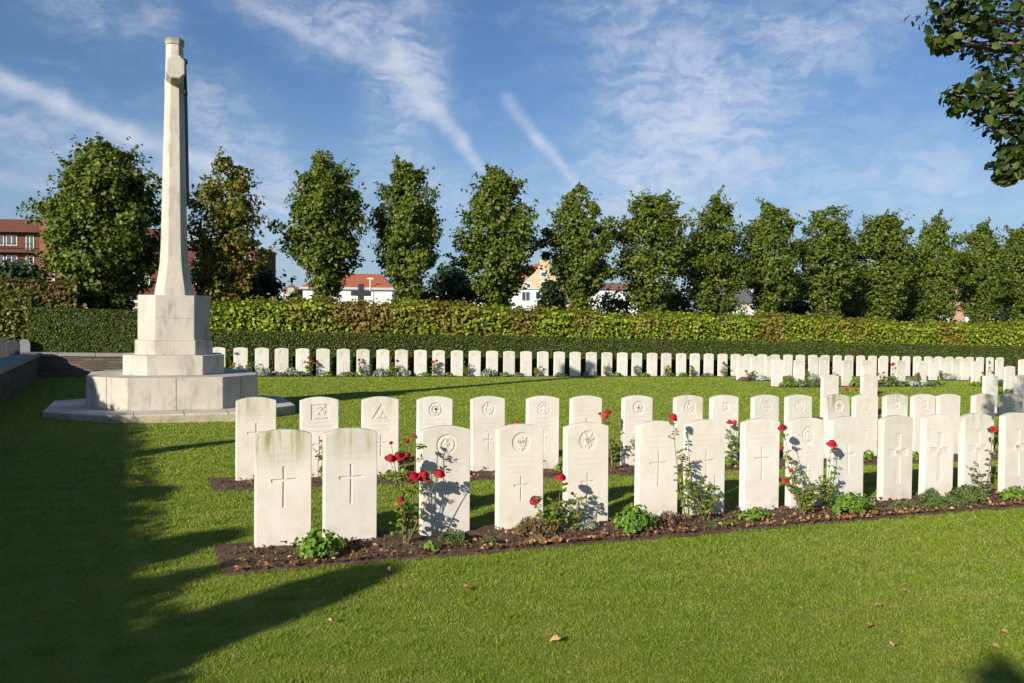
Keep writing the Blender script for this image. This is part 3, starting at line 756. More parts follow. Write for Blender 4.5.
while x < 990: x += 13.4 * ((2560 - x) / 1830) ** 2; back.append(x)
for i, px in enumerate(back):
    far_stone(px, 7, 'small white headstone before the yew hedge, %s from left in the farthest row' % ordinal(i + 1), 'headstones of the far row against the hedge', rs.choice([.1, .2, .3, .1]), rs.choice([0, 0, 1]))

# ------------------------------------------------------------------ plants in the beds
def rose_head_mesh(name, mat_i, seed):
    rr = random.Random(seed); mb = MB()
    for ringi, (n, r0, h0, h1, open_) in enumerate(((3, .009, .0, .036, 0), (4, .015, -.008, .034, .1), (5, .020, -.014, .028, .3), (6, .026, -.016, .010, 1.0))):
        for k in range(n):
            a0 = 2 * math.pi * (k + .4 * ringi + rr.uniform(-.1, .1)) / n; wd = 2 * math.pi / n * 1.15
            vs = []
            for j, tt in enumerate((0, .33, .67, 1)):
                for s_ in (-1, -.33, .33, 1):
                    w = wd * (.5 + .6 * math.sin(tt * 2.4)) * .5 * s_; r = r0 * (.30 + .85 * math.sin(tt * math.pi * (.75 - .2 * open_))) + open_ * .010 * tt * tt - abs(s_) * .0012
                    z = h0 + (h1 - h0) * tt - open_ * .010 * tt * tt - (abs(s_) ** 2) * .003 * tt
                    vs.append(Vector((r * math.cos(a0 + w), r * math.sin(a0 + w), z)))
            mb.add(vs, [(j * 4 + i, j * 4 + i + 1, j * 4 + i + 5, j * 4 + i + 4) for j in range(3) for i in range(3)])
    mb.rings([[Vector((r * math.cos(a * .785), r * math.sin(a * .785), z)) for a in range(8)] for r, z in ((.004, -.022), (.014, -.016), (.020, -.002), (.018, .014), (.008, .026))])
    me_o = mb.build(name, M['petal'] if mat_i == 0 else M['petal_dark'], smooth=True, fixn=False)
    me = me_o.data; bpy.data.objects.remove(me_o); return me
ROSE = [rose_head_mesh('flower', 0, 1), rose_head_mesh('flower', 0, 2), rose_head_mesh('flower', 1, 3)]
def rose_bush(base, height, spread, flowers, nl, seed, label, group, lscale=1.0, mat=None, ncane=5):
    """flowers: list of local (x along row, y depth, z, scale)"""
    rr = random.Random(seed); root = empty('rose_bush', base, R(TH), label, 'rose bush', group)
    st = MB(); cen, nor, sz = [], [], []
    ends = [Vector(f[:3]) for f in flowers]
    for k in range(max(0, ncane - len(ends))):
        a = rr.uniform(0, 6.28); ends.append(Vector((spread * rr.uniform(.3, 1) * math.cos(a), spread * .6 * rr.uniform(.2, 1) * math.sin(a), height * rr.uniform(.45, .98))))
    for e_ in ends:
        b0 = Vector((rr.uniform(-.025, .025), rr.uniform(-.02, .02), -.01)); mid = b0.lerp(e_, .5) + Vector((rr.uniform(-.04, .04), rr.uniform(-.03, .03), .03))
        pts = []
        for i in range(7):
            t = i / 6; pts.append(b0 * (1 - t) ** 2 + mid * 2 * t * (1 - t) + e_ * t * t)
        st.tube(pts, [.0048 * (1 - .55 * i / 6) for i in range(7)], 5)
        L = e_.length
        for q in range(int(nl / len(ends))):
            t = rr.uniform(.18, .95); i = min(5, int(t * 6)); p = pts[i].lerp(pts[i + 1], t * 6 - i)
            d = Vector((rr.uniform(-1, 1), rr.uniform(-1, 1), rr.uniform(-.1, .8))).normalized(); ln = rr.uniform(.04, .09)
            tip = p + d * ln; st.tube([p, tip], [.0013, .0009], 3, False)
            for w in ((.45, 1), (.45, -1), (.8, 1), (.8, -1), (1.12, 0)):
                side = d.cross(Vector((0, 0, 1))); side = side.normalized() if side.length > .05 else Vector((1, 0, 0))
                c = p + d * ln * w[0] + side * w[1] * .018 * lscale
                cen.append(c); nor.append(Vector((rr.gauss(0, .5), rr.gauss(0, .5) - .25, .8))); sz.append(rr.uniform(.026, .040) * lscale)
    st.build('stem', M['cane'], root, smooth=True)
    cards('foliage', [tuple(c) for c in cen], [tuple(n) for n in nor], sz, RNG.uniform(0, 1, len(cen)), mat or M['rleaf'], root, aspect=.72, fold=.3, hexa=True)
    for f in flowers:
        o = bpy.data.objects.new('flower', ROSE[rr.choice([0, 0, 1, 2])] if len(f) < 5 else ROSE[f[4]]); C.objects.link(o); o.parent = root
        o.location = f[:3]; s = 1.0 * f[3] * rr.uniform(.9, 1.1); o.scale = (s, s, s * .95); o.rotation_euler = (R(rr.uniform(5, 50)), R(rr.uniform(-30, 30)), rr.uniform(-1, 1))
    return root
def flower_local(base, px, py, dv=0.0):
    """where on the plant's own plane (parallel to the row) a bloom at px,py stands"""
    d = ray(px, py); o = Vector((0, 0, CAMZ)); n = Vector((-sT, cT, 0))
    t = (base - o).dot(n) + dv; t /= d.dot(n); p = o + d * t - base
    return (p.x * cT + p.y * sT, dv, p.z)
def rose_at(px, row, dv, height, spread, blooms, nl, seed, label, group, **kw):
    vf = ROW[row]; u = on_row(px, lambda q: vf(q) - dv, 0); b = P(u, vf(u) - dv, .01); fl = []
    rr = random.Random(seed)
    for bl in blooms:
        x, y, z = flower_local(b, bl[0], bl[1], rr.uniform(-.05, .05)); fl.append((x, y, z, bl[2]))
    return rose_bush(b, height, spread, fl, nl, seed, label, group, **kw)
GRr = 'rose bushes in the front bed'
rose_at(406, 1, .22, .52, .13, [(390, 459, 1.1), (398.5, 457, 1.2), (406.6, 457, 1.1), (406.6, 441, .6), (413.8, 477.4, 1.35), (422.4, 477.4, 1.45), (439.4, 474.3, 1.2), (400.5, 501, .9), (415, 437, .5), (391, 443, .4)], 60, 11,
        'tall rose bush crowded with red blooms left of the wreath-badge headstone', GRr, ncane=10)
rose_at(552, 1, .26, .30, .14, [(560.8, 477.5, 1.15), (535, 500.5, 1.1)], 44, 12, 'low rose bush with two red blooms between the fourth and fifth front headstones', GRr, ncane=7)
rose_at(574, 1, .20, .28, .10, [], 30, 121, 'small flowerless rose spray in front of the antler-badge headstone', GRr, ncane=5)
rose_at(688, 1, .20, .62, .13, [(673, 417.7, 1.1)], 48, 13, 'tall thin rose with single red bloom at its top beside sixth headstone', GRr, ncane=5)
rose_at(706, 1, .24, .40, .18, [], 60, 14, 'wide flowerless rose in front of the seventh headstone of the front row', GRr, ncane=7)
rose_at(802, 1, .28, .36, .20, [(785.7, 480.7, 1.05), (790.4, 470.7, .8), (782.5, 428, 1.0), (781.7, 448, .6)], 90, 15, 'leafy rose with stacked red blooms before the oval-badge headstone', GRr, ncane=10)
rose_at(826, 1, .16, .40, .12, [(831.8, 444.3, 1.35)], 44, 16, 'rose with one large flat red bloom before the tenth front headstone', GRr, ncane=5)
rose_at(983, 1, .24, .38, .16, [(993, 429.7, 1.25)], 40, 17, 'rightmost rose of the front bed, single bloom high above bare canes', GRr, ncane=6)
GR2 = 'rose bushes in the second bed'
rose_at(612, 2, .2, .45, .12, [(604.6, 417, 1.3), (607.7, 413, 1.2), (600, 414, .7)], 40, 21, 'second-row rose with paired red blooms between two headstones, above the front row', GR2, ncane=6)
rose_at(640, 2, .15, .36, .14, [], 24, 211, 'thin flowerless rose leaning on the petalled-badge headstone of second row', GR2, ncane=4)
rose_at(731, 2, .2, .45, .12, [(729.5, 422.5, 1.1), (734.3, 423.3, 1.2)], 40, 22, 'second-row rose whose twin blooms show over the gap right of the seventh front headstone', GR2, ncane=6)
rose_at(514, 2, .22, .46, .1, [(516.4, 423.4, .9)], 24, 23, 'second-row rose with one small bloom peeping over the plume-badge headstone', GR2, ncane=4)
rose_at(322, 2, .2, .3, .1, [(321, 441, .4)], 22, 24, 'small dark rose between the first and second front headstones', GR2, ncane=4)
rose_at(938, 2, .2, .28, .1, [], 20, 25, 'small leafless-looking rose behind the gap of two broad-cross headstones', GR2, ncane=4)
GR3 = 'rose bushes in the far beds'
far_roses = [(230, 7, [(229.5, 350.5, 1.3), (232.8, 366, 1.3)], 'far rose with two blooms beside the leftmost back headstones'),
 (310, 7, [(309, 358, 1.7), (312, 361, 1.6), (305, 362, 1.0)], 'far rose with a cluster of red left of centre in the back row'),
 (361, 7, [(359, 360, 1.2), (363, 360, 1.2)], 'far rose with two small blooms before the eighth back headstone'),
 (391, 7, [(390.6, 357, 1.1)], 'far rose with single bloom beside the spiky plant'), (398, 7, [], 'far flowerless rose right of the spiky plant'),
 (434, 7, [(433, 362, 1.5), (436.5, 361, 1.5)], 'far rose with two bright blooms left of the long shadow'), (247, 7, [], 'far flowerless rose before the second back headstone'), (467, 7, [], 'far green rose at the thirteenth back headstone'),
 (536, 7, [], 'far yellow-green rose before the middle back headstones'), (606, 7, [], 'far rusty rose before the middle of the back row'), (637, 7, [], 'far thin rose right of the middle of the back row'),
 (667, 7, [(669, 366, .9)], 'far rose with one tiny dark bloom'), (691, 7, [(691, 366.4, 1.3)], 'far rose with one bloom low beside a back headstone'), (724, 7, [(723.8, 363, 1.6)], 'far rose with one bloom before the last clear back headstone'),
 (750, 6, [], 'thin rose between the first stones of the distant middle row'), (790, 5, [], 'bare rose right of the nearest distant headstone'), (806, 6, [(806, 363.5, 1.3)], 'rose with one high bloom in the distant middle row'),
 (835, 5, [(832, 368.3, 1.2)], 'wide rose with one bloom left of the distant stained headstone'), (893, 5, [(893, 364.3, 1.7)], 'tall rose with one bright bloom in distant block'), (883, 5, [(883.8, 372.9, 1.2), (878.5, 374, .9)], 'low rose with two small blooms in distant block'),
 (917, 5, [(918.3, 373.8, 1.5)], 'low rose with one bloom right in the distant block'), (942, 6, [], 'upright flowerless rose in the distant right block'),
 (988, 5, [(989.3, 362, 1.1), (982.7, 373, 1.4), (992.3, 372.6, 1.6), (996.7, 379, 1.2)], 'rose with four blooms near the shaded headstones'),
 (850, 3, [(846.8, 390, 1.3), (856, 389.3, 1.5)], 'rose with two red blooms between the third-row headstones')]
for i, (px, rw, bl, lb) in enumerate(far_roses):
    rose_at(px, rw, .16, .42, .2, bl, 36, 40 + i, lb, GR3, ncane=6, lscale=1.35)

def mound(name, base, rx, ry, h, n, size, mat, label, group, seed, upright=.3, cat='plant', spiky=False, aspect=.7):
    rr = np.random.default_rng(seed); root = empty(name, base, R(TH), label, cat, group)
    th = rr.uniform(0, 2 * math.pi, n); q = rr.uniform(0, 1, n) ** .45; el_ = rr.uniform(0, 1, n)
    lump = 1 + .25 * np.sin(3 * th + seed) + .15 * np.sin(7 * th + seed * 2)
    hh = h * np.sqrt(np.clip(1 - (q * .97) ** 2, 0, 1)) * (1 + .18 * np.sin(5 * th + 9 * q))
    zz = hh * (1 - .55 * rr.uniform(0, 1, n) ** 2)
    cen = np.stack([rx * q * lump * np.cos(th), ry * q * lump * np.sin(th), zz], 1)
    if spiky: nor = rr.normal(size=(n, 3)) * np.array([1, 1, .25])
    else: nor = np.stack([np.cos(th) * q, np.sin(th) * q - .3, np.full(n, .7)], 1) + rr.normal(size=(n, 3)) * .45
    cards('foliage', cen, nor, rr.uniform(.7, 1.3, n) * size, rr.uniform(0, 1, n), mat, root, aspect=aspect if not spiky else .22, fold=.35, hexa=not spiky, updir=None if not spiky else (0, 0, 0))
    st = MB()
    for k in range(9):
        a = k * 2.4; st.tube([(0, 0, -.01), (rx * .45 * math.cos(a), ry * .45 * math.sin(a), h * .55)], [.004, .002], 4)
    st.build('stem', M['cane'], root); return root
def mound_at(px, row, dv, *a, name='bedding_plant', **k):
    vf = ROW[row]; u = on_row(px, lambda q: vf(q) - dv, 0); return mound(name, P(u, vf(u) - dv, .012), *a, **k)
GP = 'low plants in the front bed'
mound_at(318, 1, .36, .155, .12, 0.156, 342, 0.037, M['bleaf'], 'bright green leafy clump before the second headstone of front row', GP, 1)
mound_at(634, 1, .36, .165, .13, 0.186, 414, 0.038, M['bleaf'], 'largest bright green leafy clump before the sixth front headstone', GP, 2)
mound_at(851, 1, .36, .20, .13, 0.162, 378, 0.038, M['bleaf'], 'bright green leafy clump left of the broad-cross headstones', GP, 3)
mound_at(1016, 1, .34, .17, .12, 0.120, 216, 0.037, M['bleaf'], 'bright green leafy clump cut by right edge of the photo', GP, 4)
mound_at(348, 1, .22, .12, .07, .06, 260, .030, M['pleaf'], 'purplish heather sprigs at foot of the second front headstone', GP, 5, spiky=True)
mound_at(455, 1, .30, .115, .09, .085, 600, .032, M['hleaf'], 'grey-green needle mound before the wreath-badge headstone', GP, 6, spiky=True)
mound_at(490, 1, .42, .06, .05, .06, 260, .028, M['hleaf'], 'tiny round green tuft left of the plume-badge headstone', GP, 7, spiky=True)
mound_at(430, 1, .46, .06, .05, .05, 26, .042, M['bleaf'], 'little yellow-green seedling in the soil before the wreath-badge headstone', GP, 8)
mound_at(531, 1, .26, .14, .09, .13, 620, .045, M['dleaf'], 'dry straw-coloured heather before the plume-badge headstone', GP, 9, spiky=True)
mound_at(536, 1, .46, .08, .05, .05, 40, .045, M['dleaf'], 'small yellowing plant low at front bed edge beneath the dry heather', GP, 10)
mound_at(584, 1, .20, .14, .06, .075, 220, .034, M['gleaf'], 'silver-leaved low plant at foot of the antler-badge headstone', GP, 12, spiky=True)
mound_at(668, 1, .22, .12, .07, .09, 300, .04, M['pleaf'], 'brown-purple dry sprigs right of the largest green clump', GP, 13, spiky=True)
mound_at(752, 1, .30, .17, .09, 0.090, 126, 0.033, M['bleaf'], 'loose green plant before the eighth front headstone', GP, 14)
mound_at(722, 1, .40, .14, .07, .045, 400, .03, M['hleaf'], 'flat dark green mat before the seventh front headstone', GP, 15, spiky=True)
mound_at(905, 1, .34, .20, .10, .06, 500, .032, M['hleaf'], 'flat grey-green mat before the eleventh front headstone', GP, 16, spiky=True)
mound_at(941, 1, .38, .16, .10, .085, 800, .036, M['hleaf'], 'dark green needle cushion before the twelfth front headstone', GP, 17, spiky=True)
mound_at(966, 1, .30, .22, .11, .15, 1100, .045, M['hleaf'], 'tallest feathery green shrublet before the thirteenth front headstone', GP, 18, spiky=True)
mound_at(931, 1, .22, .10, .07, .13, 380, .045, M['hleaf'], 'feathery green sprigs at foot of the twelfth front headstone', GP, 181, spiky=True)
mound_at(868, 1, .22, .09, .05, .07, 120, .055, M['gleaf'], 'pale strappy tuft right of the bright clump near broad-cross headstones', GP, 19, spiky=True)
GP2 = 'low plants in the second bed'
for i, (px, m_k, rx, h, lb) in enumerate([(262, 'dleaf', .12, .08, 'reddish green plant at left end of the second bed'), (332, 'bleaf', .1, .1, 'green plant right of the square-badge headstone'), (393, 'bleaf', .13, .07, 'low green plant beneath the triangular-badge headstone'),
     (462, 'hleaf', .09, .06, 'small green plant left of the curled-badge headstone'), (518, 'dleaf', .09, .06, 'brown low plant between fourth and fifth second-row headstones'), (562, 'bleaf', .08, .12, 'green plant right of the belted-badge headstone'), (567, 'gleaf', .07, .08, 'silver tuft behind the antler-badge headstone'),
     (728, 'bleaf', .12, .09, 'green plant under twin roses of the second bed'), (868, 'bleaf', .13, .11, 'green plant behind gap beside the tenth front headstone'), (913, 'bleaf', .13, .08, 'green plant behind the gap right of the eleventh front headstone')]):
    mound_at(px, 2, .25, rx, rx * .7, h, 90, .042, M[m_k], lb, GP2, 60 + i)
# the far beds: one small plant every so often
GP3 = 'small plants along the far beds'
rp = random.Random(3); kk = 0
far_pl = [(243, 'hleaf'), (265, 'gleaf'), (284, 'hleaf'), (291, 'gleaf'), (303, 'hleaf'), (327, 'bleaf'), (346, 'hleaf'), (353, 'bleaf'), (380, 'gleaf'), (404, 'gleaf'), (425, 'bleaf'), (448, 'hleaf'), (489, 'gleaf'), (505, 'bleaf'), (519, 'hleaf'), (560, 'hleaf'), (590, 'gleaf'), (617, 'hleaf'), (645, 'bleaf'), (670, 'hleaf'), (683, 'bleaf'), (707, 'hleaf'), (741, 'bleaf')]
for px, k in far_pl:
    kk += 1; sp = k == 'gleaf'
    mound_at(px, 7, .20, .2, .12, .22 if sp else .12, 90, .16 if sp else .06, M[k], 'small %s plant at the foot of the farthest row, %s from left' % ({'hleaf': 'dark green', 'gleaf': 'silvery spiky', 'bleaf': 'yellow-green'}[k], ordinal(kk)), GP3, 100 + kk, spiky=sp)
kk = 0
for px, rw, k, rx, h in [(788, 5, 'bleaf', .25, .15), (803, 5, 'hleaf', .45, .2), (815, 5, 'hleaf', .35, .2), (856, 5, 'bleaf', .25, .2), (886, 5, 'hleaf', .45, .22), (901, 5, 'hleaf', .35, .14), (912, 5, 'gleaf', .25, .2), (933, 5, 'hleaf', .4, .15), (762, 6, 'gleaf', .25, .16), (813, 6, 'gleaf', .25, .2), (950, 6, 'gleaf', .3, .22), (976, 5, 'bleaf', .2, .13), (1000, 5, 'hleaf', .3, .15), (846, 3, 'hleaf', .25, .12), (1010, 4, 'hleaf', .3, .15), (745, 6, 'pleaf', .25, .1)]:
    kk += 1
    mound_at(px, rw, .2, rx, .16, h, 160, .07, M[k], 'small %s clump in the distant right-hand beds, %s from left' % ({'hleaf': 'dark green', 'gleaf': 'silvery', 'bleaf': 'yellow-green', 'pleaf': 'brownish'}[k], ordinal(kk)), 'small plants of the distant right-hand beds', 150 + kk)

# leaf litter on the soil
def litter(row, u0, u1, n, f, seed, size=.032):
    rr = np.random.default_rng(seed); u = rr.uniform(u0 + .05, u1, n); q = rr.uniform(0, 1, n) ** 2.6
    clump = np.sin(u * 2.3 + 1) * .5 + np.sin(u * 5.1) * .5; keep = rr.uniform(-1.2, 1, n) < clump + .25
    u, q = u[keep], q[keep]; n = len(u)
    vr = (9.12 - .05 * u) if row == 2 else np.full(n, ROW[row](0))
    v = vr - f + .02 + q * (f - .02)
    X = u * cT - v * sT; Y = u * sT + v * cT; Z = -SLOPE * u + .034 + rr.uniform(0, .016, n)
    nor = np.stack([rr.normal(0, .5, n), rr.normal(0, .5, n) - .15, np.ones(n)], 1)
    o = cards('leaf_litter', np.stack([X, Y, Z], 1), nor, rr.uniform(.6, 1.35, n) * size, rr.uniform(0, 1, n), M['litter'], aspect=.8, fold=.9, hexa=True)
    tag(o, 'brown dead leaves scattered over the %s' % ('front bed' if row == 1 else 'second bed'), 'leaf litter', kind='stuff')
litter(1, u1s, 11.4, 1900, .60, 1, .027); litter(2, u2s, 13.3, 700, .5, 2, .03)
# clods and pebbles
def clods(row, u0, u1, n, f, seed):
    rr = random.Random(seed); mb = MB()
    for _ in range(n):
        u = rr.uniform(u0 + .05, u1); v = ROW[row](u) - rr.uniform(-.1, f - .03); p = P(u, v, .022); r = rr.uniform(.004, .014)
        mb.rings([[p + Vector((r * k * math.cos(a * 1.2566 + .3), r * k * math.sin(a * 1.2566 + .3) * rr.uniform(.7, 1.2), z * r)) for a in range(5)] for k, z in ((.6, -.5), (1, .1), (.55, .75))])
    o = mb.build('soil_clods', M['soil'], fixn=False); tag(o, 'crumbly dark clods of soil in the %s' % ('front bed' if row == 1 else 'second bed'), 'soil', kind='stuff')
clods(1, u1s, 11.4, 1500, .6, 5); clods(2, u2s, 13, 500, .5, 6)
# single leaves lying on the lawn
lv = [(388, 569, 'curled upright brown leaf on the lawn at the front bed edge'), (332.5, 620, 'orange brown leaf on lawn below the leafy clump'), (466, 587.5, 'small orange leaf on the lawn centre left'), (556, 573, 'brown leaf on the lawn just below the front bed centre'),
      (554.6, 639.5, 'pale tan leaf on the lawn, largest near the bottom centre'), (70.5, 601.8, 'pale leaf in the dark shadow at the left'), (878, 604.5, 'flat orange leaf on the right lawn'), (894, 644, 'small leaf low on the right lawn'), (906.5, 590.5, 'brown leaf on right lawn nearest the front bed'),
      (1004.5, 631, 'small tan leaf near the right edge'), (996, 646, 'yellow leaf near the bottom right corner'), (869, 625.5, 'thin tan leaf on right lawn between two others'), (251, 413, 'tiny leaf by the memorial steps')]
for i, (px, py, lb) in enumerate(lv[:12]):
    p = ground_at(px, py, .03); mb = MB(); rr = random.Random(i + 50); s = rr.uniform(.014, .021); vs = []
    K = 11
    for k in range(K):
        a = 2 * math.pi * k / K; r = s * (1 + .25 * math.cos(5 * a + i)); vs.append(Vector((r * 1.35 * math.cos(a), r * .8 * math.sin(a), .010 * math.cos(2 * a + i) + .006 * rr.random())))
    vs.append(Vector((0, 0, -.004)))
    mb.add(vs, [(k, (k + 1) % K, K) for k in range(K)])
    o = mb.build('fallen_leaf', M['litter'], fixn=False); o.location = p; o.rotation_euler = (rr.uniform(-.4, .4), rr.uniform(-.4, .4), rr.uniform(0, 6))
    a_ = o.data.attributes.new('rnd', 'FLOAT', 'FACE'); a_.data.foreach_set('value', [rr.uniform(.45, 1)] * len(o.data.polygons))
    tag(o, lb, 'fallen leaf', 'single fallen leaves on the lawn')

# ------------------------------------------------------------------ hedges
def hedge(name, u0, u1, v0, v1, h, n, size, mat, label, rough=.05, cover=(.75, .25), wav=.0, seed=0, group=None, front_z0=0.0, both=False, turn=False):
    rr = np.random.default_rng(seed); root = empty(name, P((u0 + u1) / 2, (v0 + v1) / 2), R(TH + (90 if turn else 0)), label, 'hedge', group)
    LX, LY = (v1 - v0, u1 - u0) if turn else (u1 - u0, v1 - v0)
    mb = MB(); a, b = LX / 2 - size * .5, LY / 2 - size * .7
    sl = 0 if turn else -SLOPE
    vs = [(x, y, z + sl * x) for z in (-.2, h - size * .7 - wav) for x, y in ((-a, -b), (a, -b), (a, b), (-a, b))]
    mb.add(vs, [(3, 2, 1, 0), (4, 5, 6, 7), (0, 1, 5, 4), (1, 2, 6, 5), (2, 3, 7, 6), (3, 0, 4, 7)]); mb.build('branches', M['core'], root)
    A, B = LX / 2, LY / 2
    nf = int(n * cover[0]); nt = int(n * cover[1])
    xs = rr.uniform(-A, A, nf); zf = front_z0 + (h - front_z0) * rr.uniform(0, 1, nf); side = np.where(rr.uniform(0, 1, nf) < (.5 if both else .85), -1, 1)
    def top(x): return h + wav * (np.sin(x * 1.3 + seed) * .5 + np.sin(x * 3.7) * .3 + np.sin(x * .41 + 2) * .6)
    dep = rr.normal(0, rough, nf) + .5 * rough * np.sin(xs * 2.1) * np.sin(zf * 4)
    c1 = np.stack([xs, side * (B + dep - rough * .5), np.minimum(zf * top(xs) / h, top(xs))], 1)
    n1 = np.stack([rr.normal(0, .6, nf), side * 1.0 + rr.normal(0, .5, nf), .55 + rr.normal(0, .5, nf)], 1)
    xt = rr.uniform(-A, A, nt); yt = rr.uniform(-B, B, nt)
    c2 = np.stack([xt, yt, top(xt) + rr.normal(0, rough, nt)], 1)
    n2 = np.stack([rr.normal(0, .6, nt), rr.normal(0, .6, nt), np.ones(nt)], 1)
    ne = int(n * .06); ye = rr.uniform(-B, B, ne); ze = rr.uniform(0, h, ne); s_ = np.where(rr.uniform(0, 1, ne) < .5, -1, 1)
    c3 = np.stack([s_ * (A + rr.normal(0, rough, ne)), ye, ze], 1); n3 = np.stack([s_ + rr.normal(0, .4, ne), rr.normal(0, .6, ne), rr.normal(0, .6, ne)], 1)
    cen = np.concatenate([c1, c2, c3]); nor = np.concatenate([n1, n2, n3]); cen[:, 2] += sl * cen[:, 0]
    N = len(cen)
    cards('foliage', cen, nor, rr.uniform(.65, 1.3, N) * size, rr.uniform(0, 1, N), mat, root, aspect=.8, fold=.3)
    return root
uy0 = on_row(140, 27.3, .8); uy1 = on_row(1130, 27.3, .8)
hedge('yew_hedge', uy0, uy1, 26.85, 27.75, 1.25, 210000, .052, M['yew'], 'long low clipped dark yew hedge behind the farthest row of headstones', .018, (.75, .19), seed=1)
hedge('yew_hedge', on_row(30, 27.2, .8), uy0 + .6, 26.75, 28.0, 1.77, 70000, .048, M['yew'], 'taller square-cut yew hedge block left of the memorial cross', .018, (.75, .19), seed=2)
ul0 = on_row(196, 29.2, 2.0); ul1 = on_row(1150, 29.2, 2.0)
hedge('leafy_hedge', ul0, ul1, 28.5, 30.0, 2.12, 90000, .115, M['hedge'], 'long sunlit yellow-green and russet hedge beneath the row of lime trees', .11, (.62, .32), wav=.12, seed=3, front_z0=.7)
hedge('leafy_hedge', on_row(-60, 31.0, 2), on_row(78, 31.0, 2), 30.0, 31.6, 2.50, 20000, .11, M['hedge_olive'], 'tall olive leafy hedge at the far left below the apartment block', .08, (.7, .24), wav=.06, seed=4)
hedge('leafy_hedge', on_row(-60, 28.5, 2), on_row(33, 28.5, 2), 27.9, 29.0, 2.05, 9000, .11, M['hedge_olive'], 'shaded leafy hedge end at left edge behind the stone wall', .08, (.7, .24), wav=.05, seed=5)

# ------------------------------------------------------------------ trees
def crown_cards(name, prof, n, size, mat, seed, parent=None, clumps=90, cr=.42, bias=None, hexa=False, fill=.27, extra=None, shoots=9):
    """prof: list of (z, radius); clumps of leaves fill the volume"""
    rr = np.random.default_rng(seed); zs = np.array([p[0] for p in prof]); rs_ = np.array([p[1] for p in prof])
    cz_ = rr.uniform(zs[0], zs[-1], clumps * 3); w = np.interp(cz_, zs, rs_); kp = rr.uniform(0, rs_.max(), clumps * 3) < w + .25; cz_ = cz_[kp][:clumps]; k = len(cz_)
    rad = np.interp(cz_, zs, rs_); a = rr.uniform(0, 2 * math.pi, k); q = rr.uniform(0, 1, k) ** .42
    lob = 1 + .22 * np.sin(2 * a + cz_ * 1.1 + seed) + .15 * np.sin(5 * a - cz_ * 2 + seed)
    rc = np.clip(rad * lob * q - cr * .2, 0, None)
    cc = np.stack([rc * np.cos(a), rc * np.sin(a), cz_], 1); crr = cr * rr.uniform(.5, 1.35, k)
    if extra is not None: cc = np.concatenate([cc, extra[:, :3]]); crr = np.concatenate([crr, extra[:, 3]]); a = np.concatenate([a, np.zeros(len(extra))]); k = len(cc)
    which = rr.integers(0, k, n); d = rr.normal(size=(n, 3)); d /= np.linalg.norm(d, axis=1)[:, None]
    d[:, 2] = d[:, 2] * .8 + .12
    pos = cc[which] + d * (crr[which] * rr.uniform(.35, 1.08, n) ** .6)[:, None]
    nu = int(n * fill); zu = rr.uniform(zs[0], zs[-1], nu * 3); ru = np.interp(zu, zs, rs_); kp = rr.uniform(0, rs_.max() ** 2, nu * 3) < ru ** 2; zu, ru = zu[kp][:nu], ru[kp][:nu]; nu = len(zu)
    au = rr.uniform(0, 2 * math.pi, nu); qu = rr.uniform(0, 1, nu) ** .45 * (.92 + .10 * np.sin(4 * au + zu * 3) + .08 * np.sin(7 * au - zu * 5))
    pu = np.stack([ru * qu * np.cos(au), ru * qu * np.sin(au), zu], 1); du = np.stack([np.cos(au), np.sin(au), np.full(nu, .2)], 1)
    # a few long shoots that break the outline
    m = n // shoots; sh = rr.integers(0, k if extra is None else k - len(extra), m // 12 + 1); dirs = np.stack([np.cos(a[sh]), np.sin(a[sh]), rr.uniform(.2, 1.4, len(sh))], 1); dirs /= np.linalg.norm(dirs, axis=1)[:, None]
    si = rr.integers(0, len(sh), m); t = rr.uniform(.2, 1.0, m)
    pos2 = cc[sh[si]] + dirs[si] * (t * (cr * 2.0))[:, None] + rr.normal(size=(m, 3)) * .05
    pos = np.concatenate([pos, pos2, pu]); dd = np.concatenate([d, dirs[si], du])
    ax = pos.copy(); ax[:, 2] = 0; ax /= np.linalg.norm(ax, axis=1)[:, None] + .3
    nor = dd * .55 + ax * .5 + np.array([0, 0, .45]) + rr.normal(size=pos.shape) * .62
    N = len(pos)
    return cards(name, pos, nor, rr.uniform(.6, 1.3, N) * size, np.clip(rr.uniform(0, 1, N) * .8 + .2 * rr.uniform(0, 1, k)[np.concatenate([which, sh[si], rr.integers(0, k, nu)])], 0, 1), mat, parent, aspect=.85, fold=.3, hexa=hexa), cc
def trunk_mesh(h, r, cc, seed, nl=9):
    rr = random.Random(seed); mb = MB(); pts = [(rr.uniform(-.05, .05) * i, rr.uniform(-.05, .05) * i, h * i / 6) for i in range(7)]; pts[0] = (0, 0, -.2)
    mb.tube(pts, [r * (1.15 if i == 0 else 1) * (1 - .13 * i) for i in range(7)], 9)
    idx = rr.sample(range(len(cc)), min(nl, len(cc)))
    for i in idx:
        e_ = Vector(cc[i]); zb = max(.35 * h, min(h * .9, e_.z - rr.uniform(.5, 1.4))); k = min(5, int(zb / h * 6)); b0 = Vector(pts[k]).lerp(Vector(pts[k + 1]), zb / h * 6 - k)
        mid = b0.lerp(e_, .5) + Vector((rr.uniform(-.1, .1), rr.uniform(-.1, .1), -.08)); mb.tube([b0, mid, e_], [r * .38, r * .22, r * .08], 6)
    return mb
profA = [(1.9, .2), (2.8, .4), (3.5, .85), (4.3, 1.4), (5.4, 1.55), (6.4, 1.35), (7.1, 1.0), (7.6, .55), (7.9, .15)]
profB = [(1.8, .3), (2.8, .45), (3.5, .85), (4.3, 1.3), (5.4, 1.4), (6.4, 1.25), (7.1, .9), (7.6, .5), (7.95, .12)]
profC = [(2.0, .25), (2.9, .45), (3.6, .95), (4.6, 1.5), (5.6, 1.5), (6.5, 1.25), (7.2, .85), (7.8, .2)]
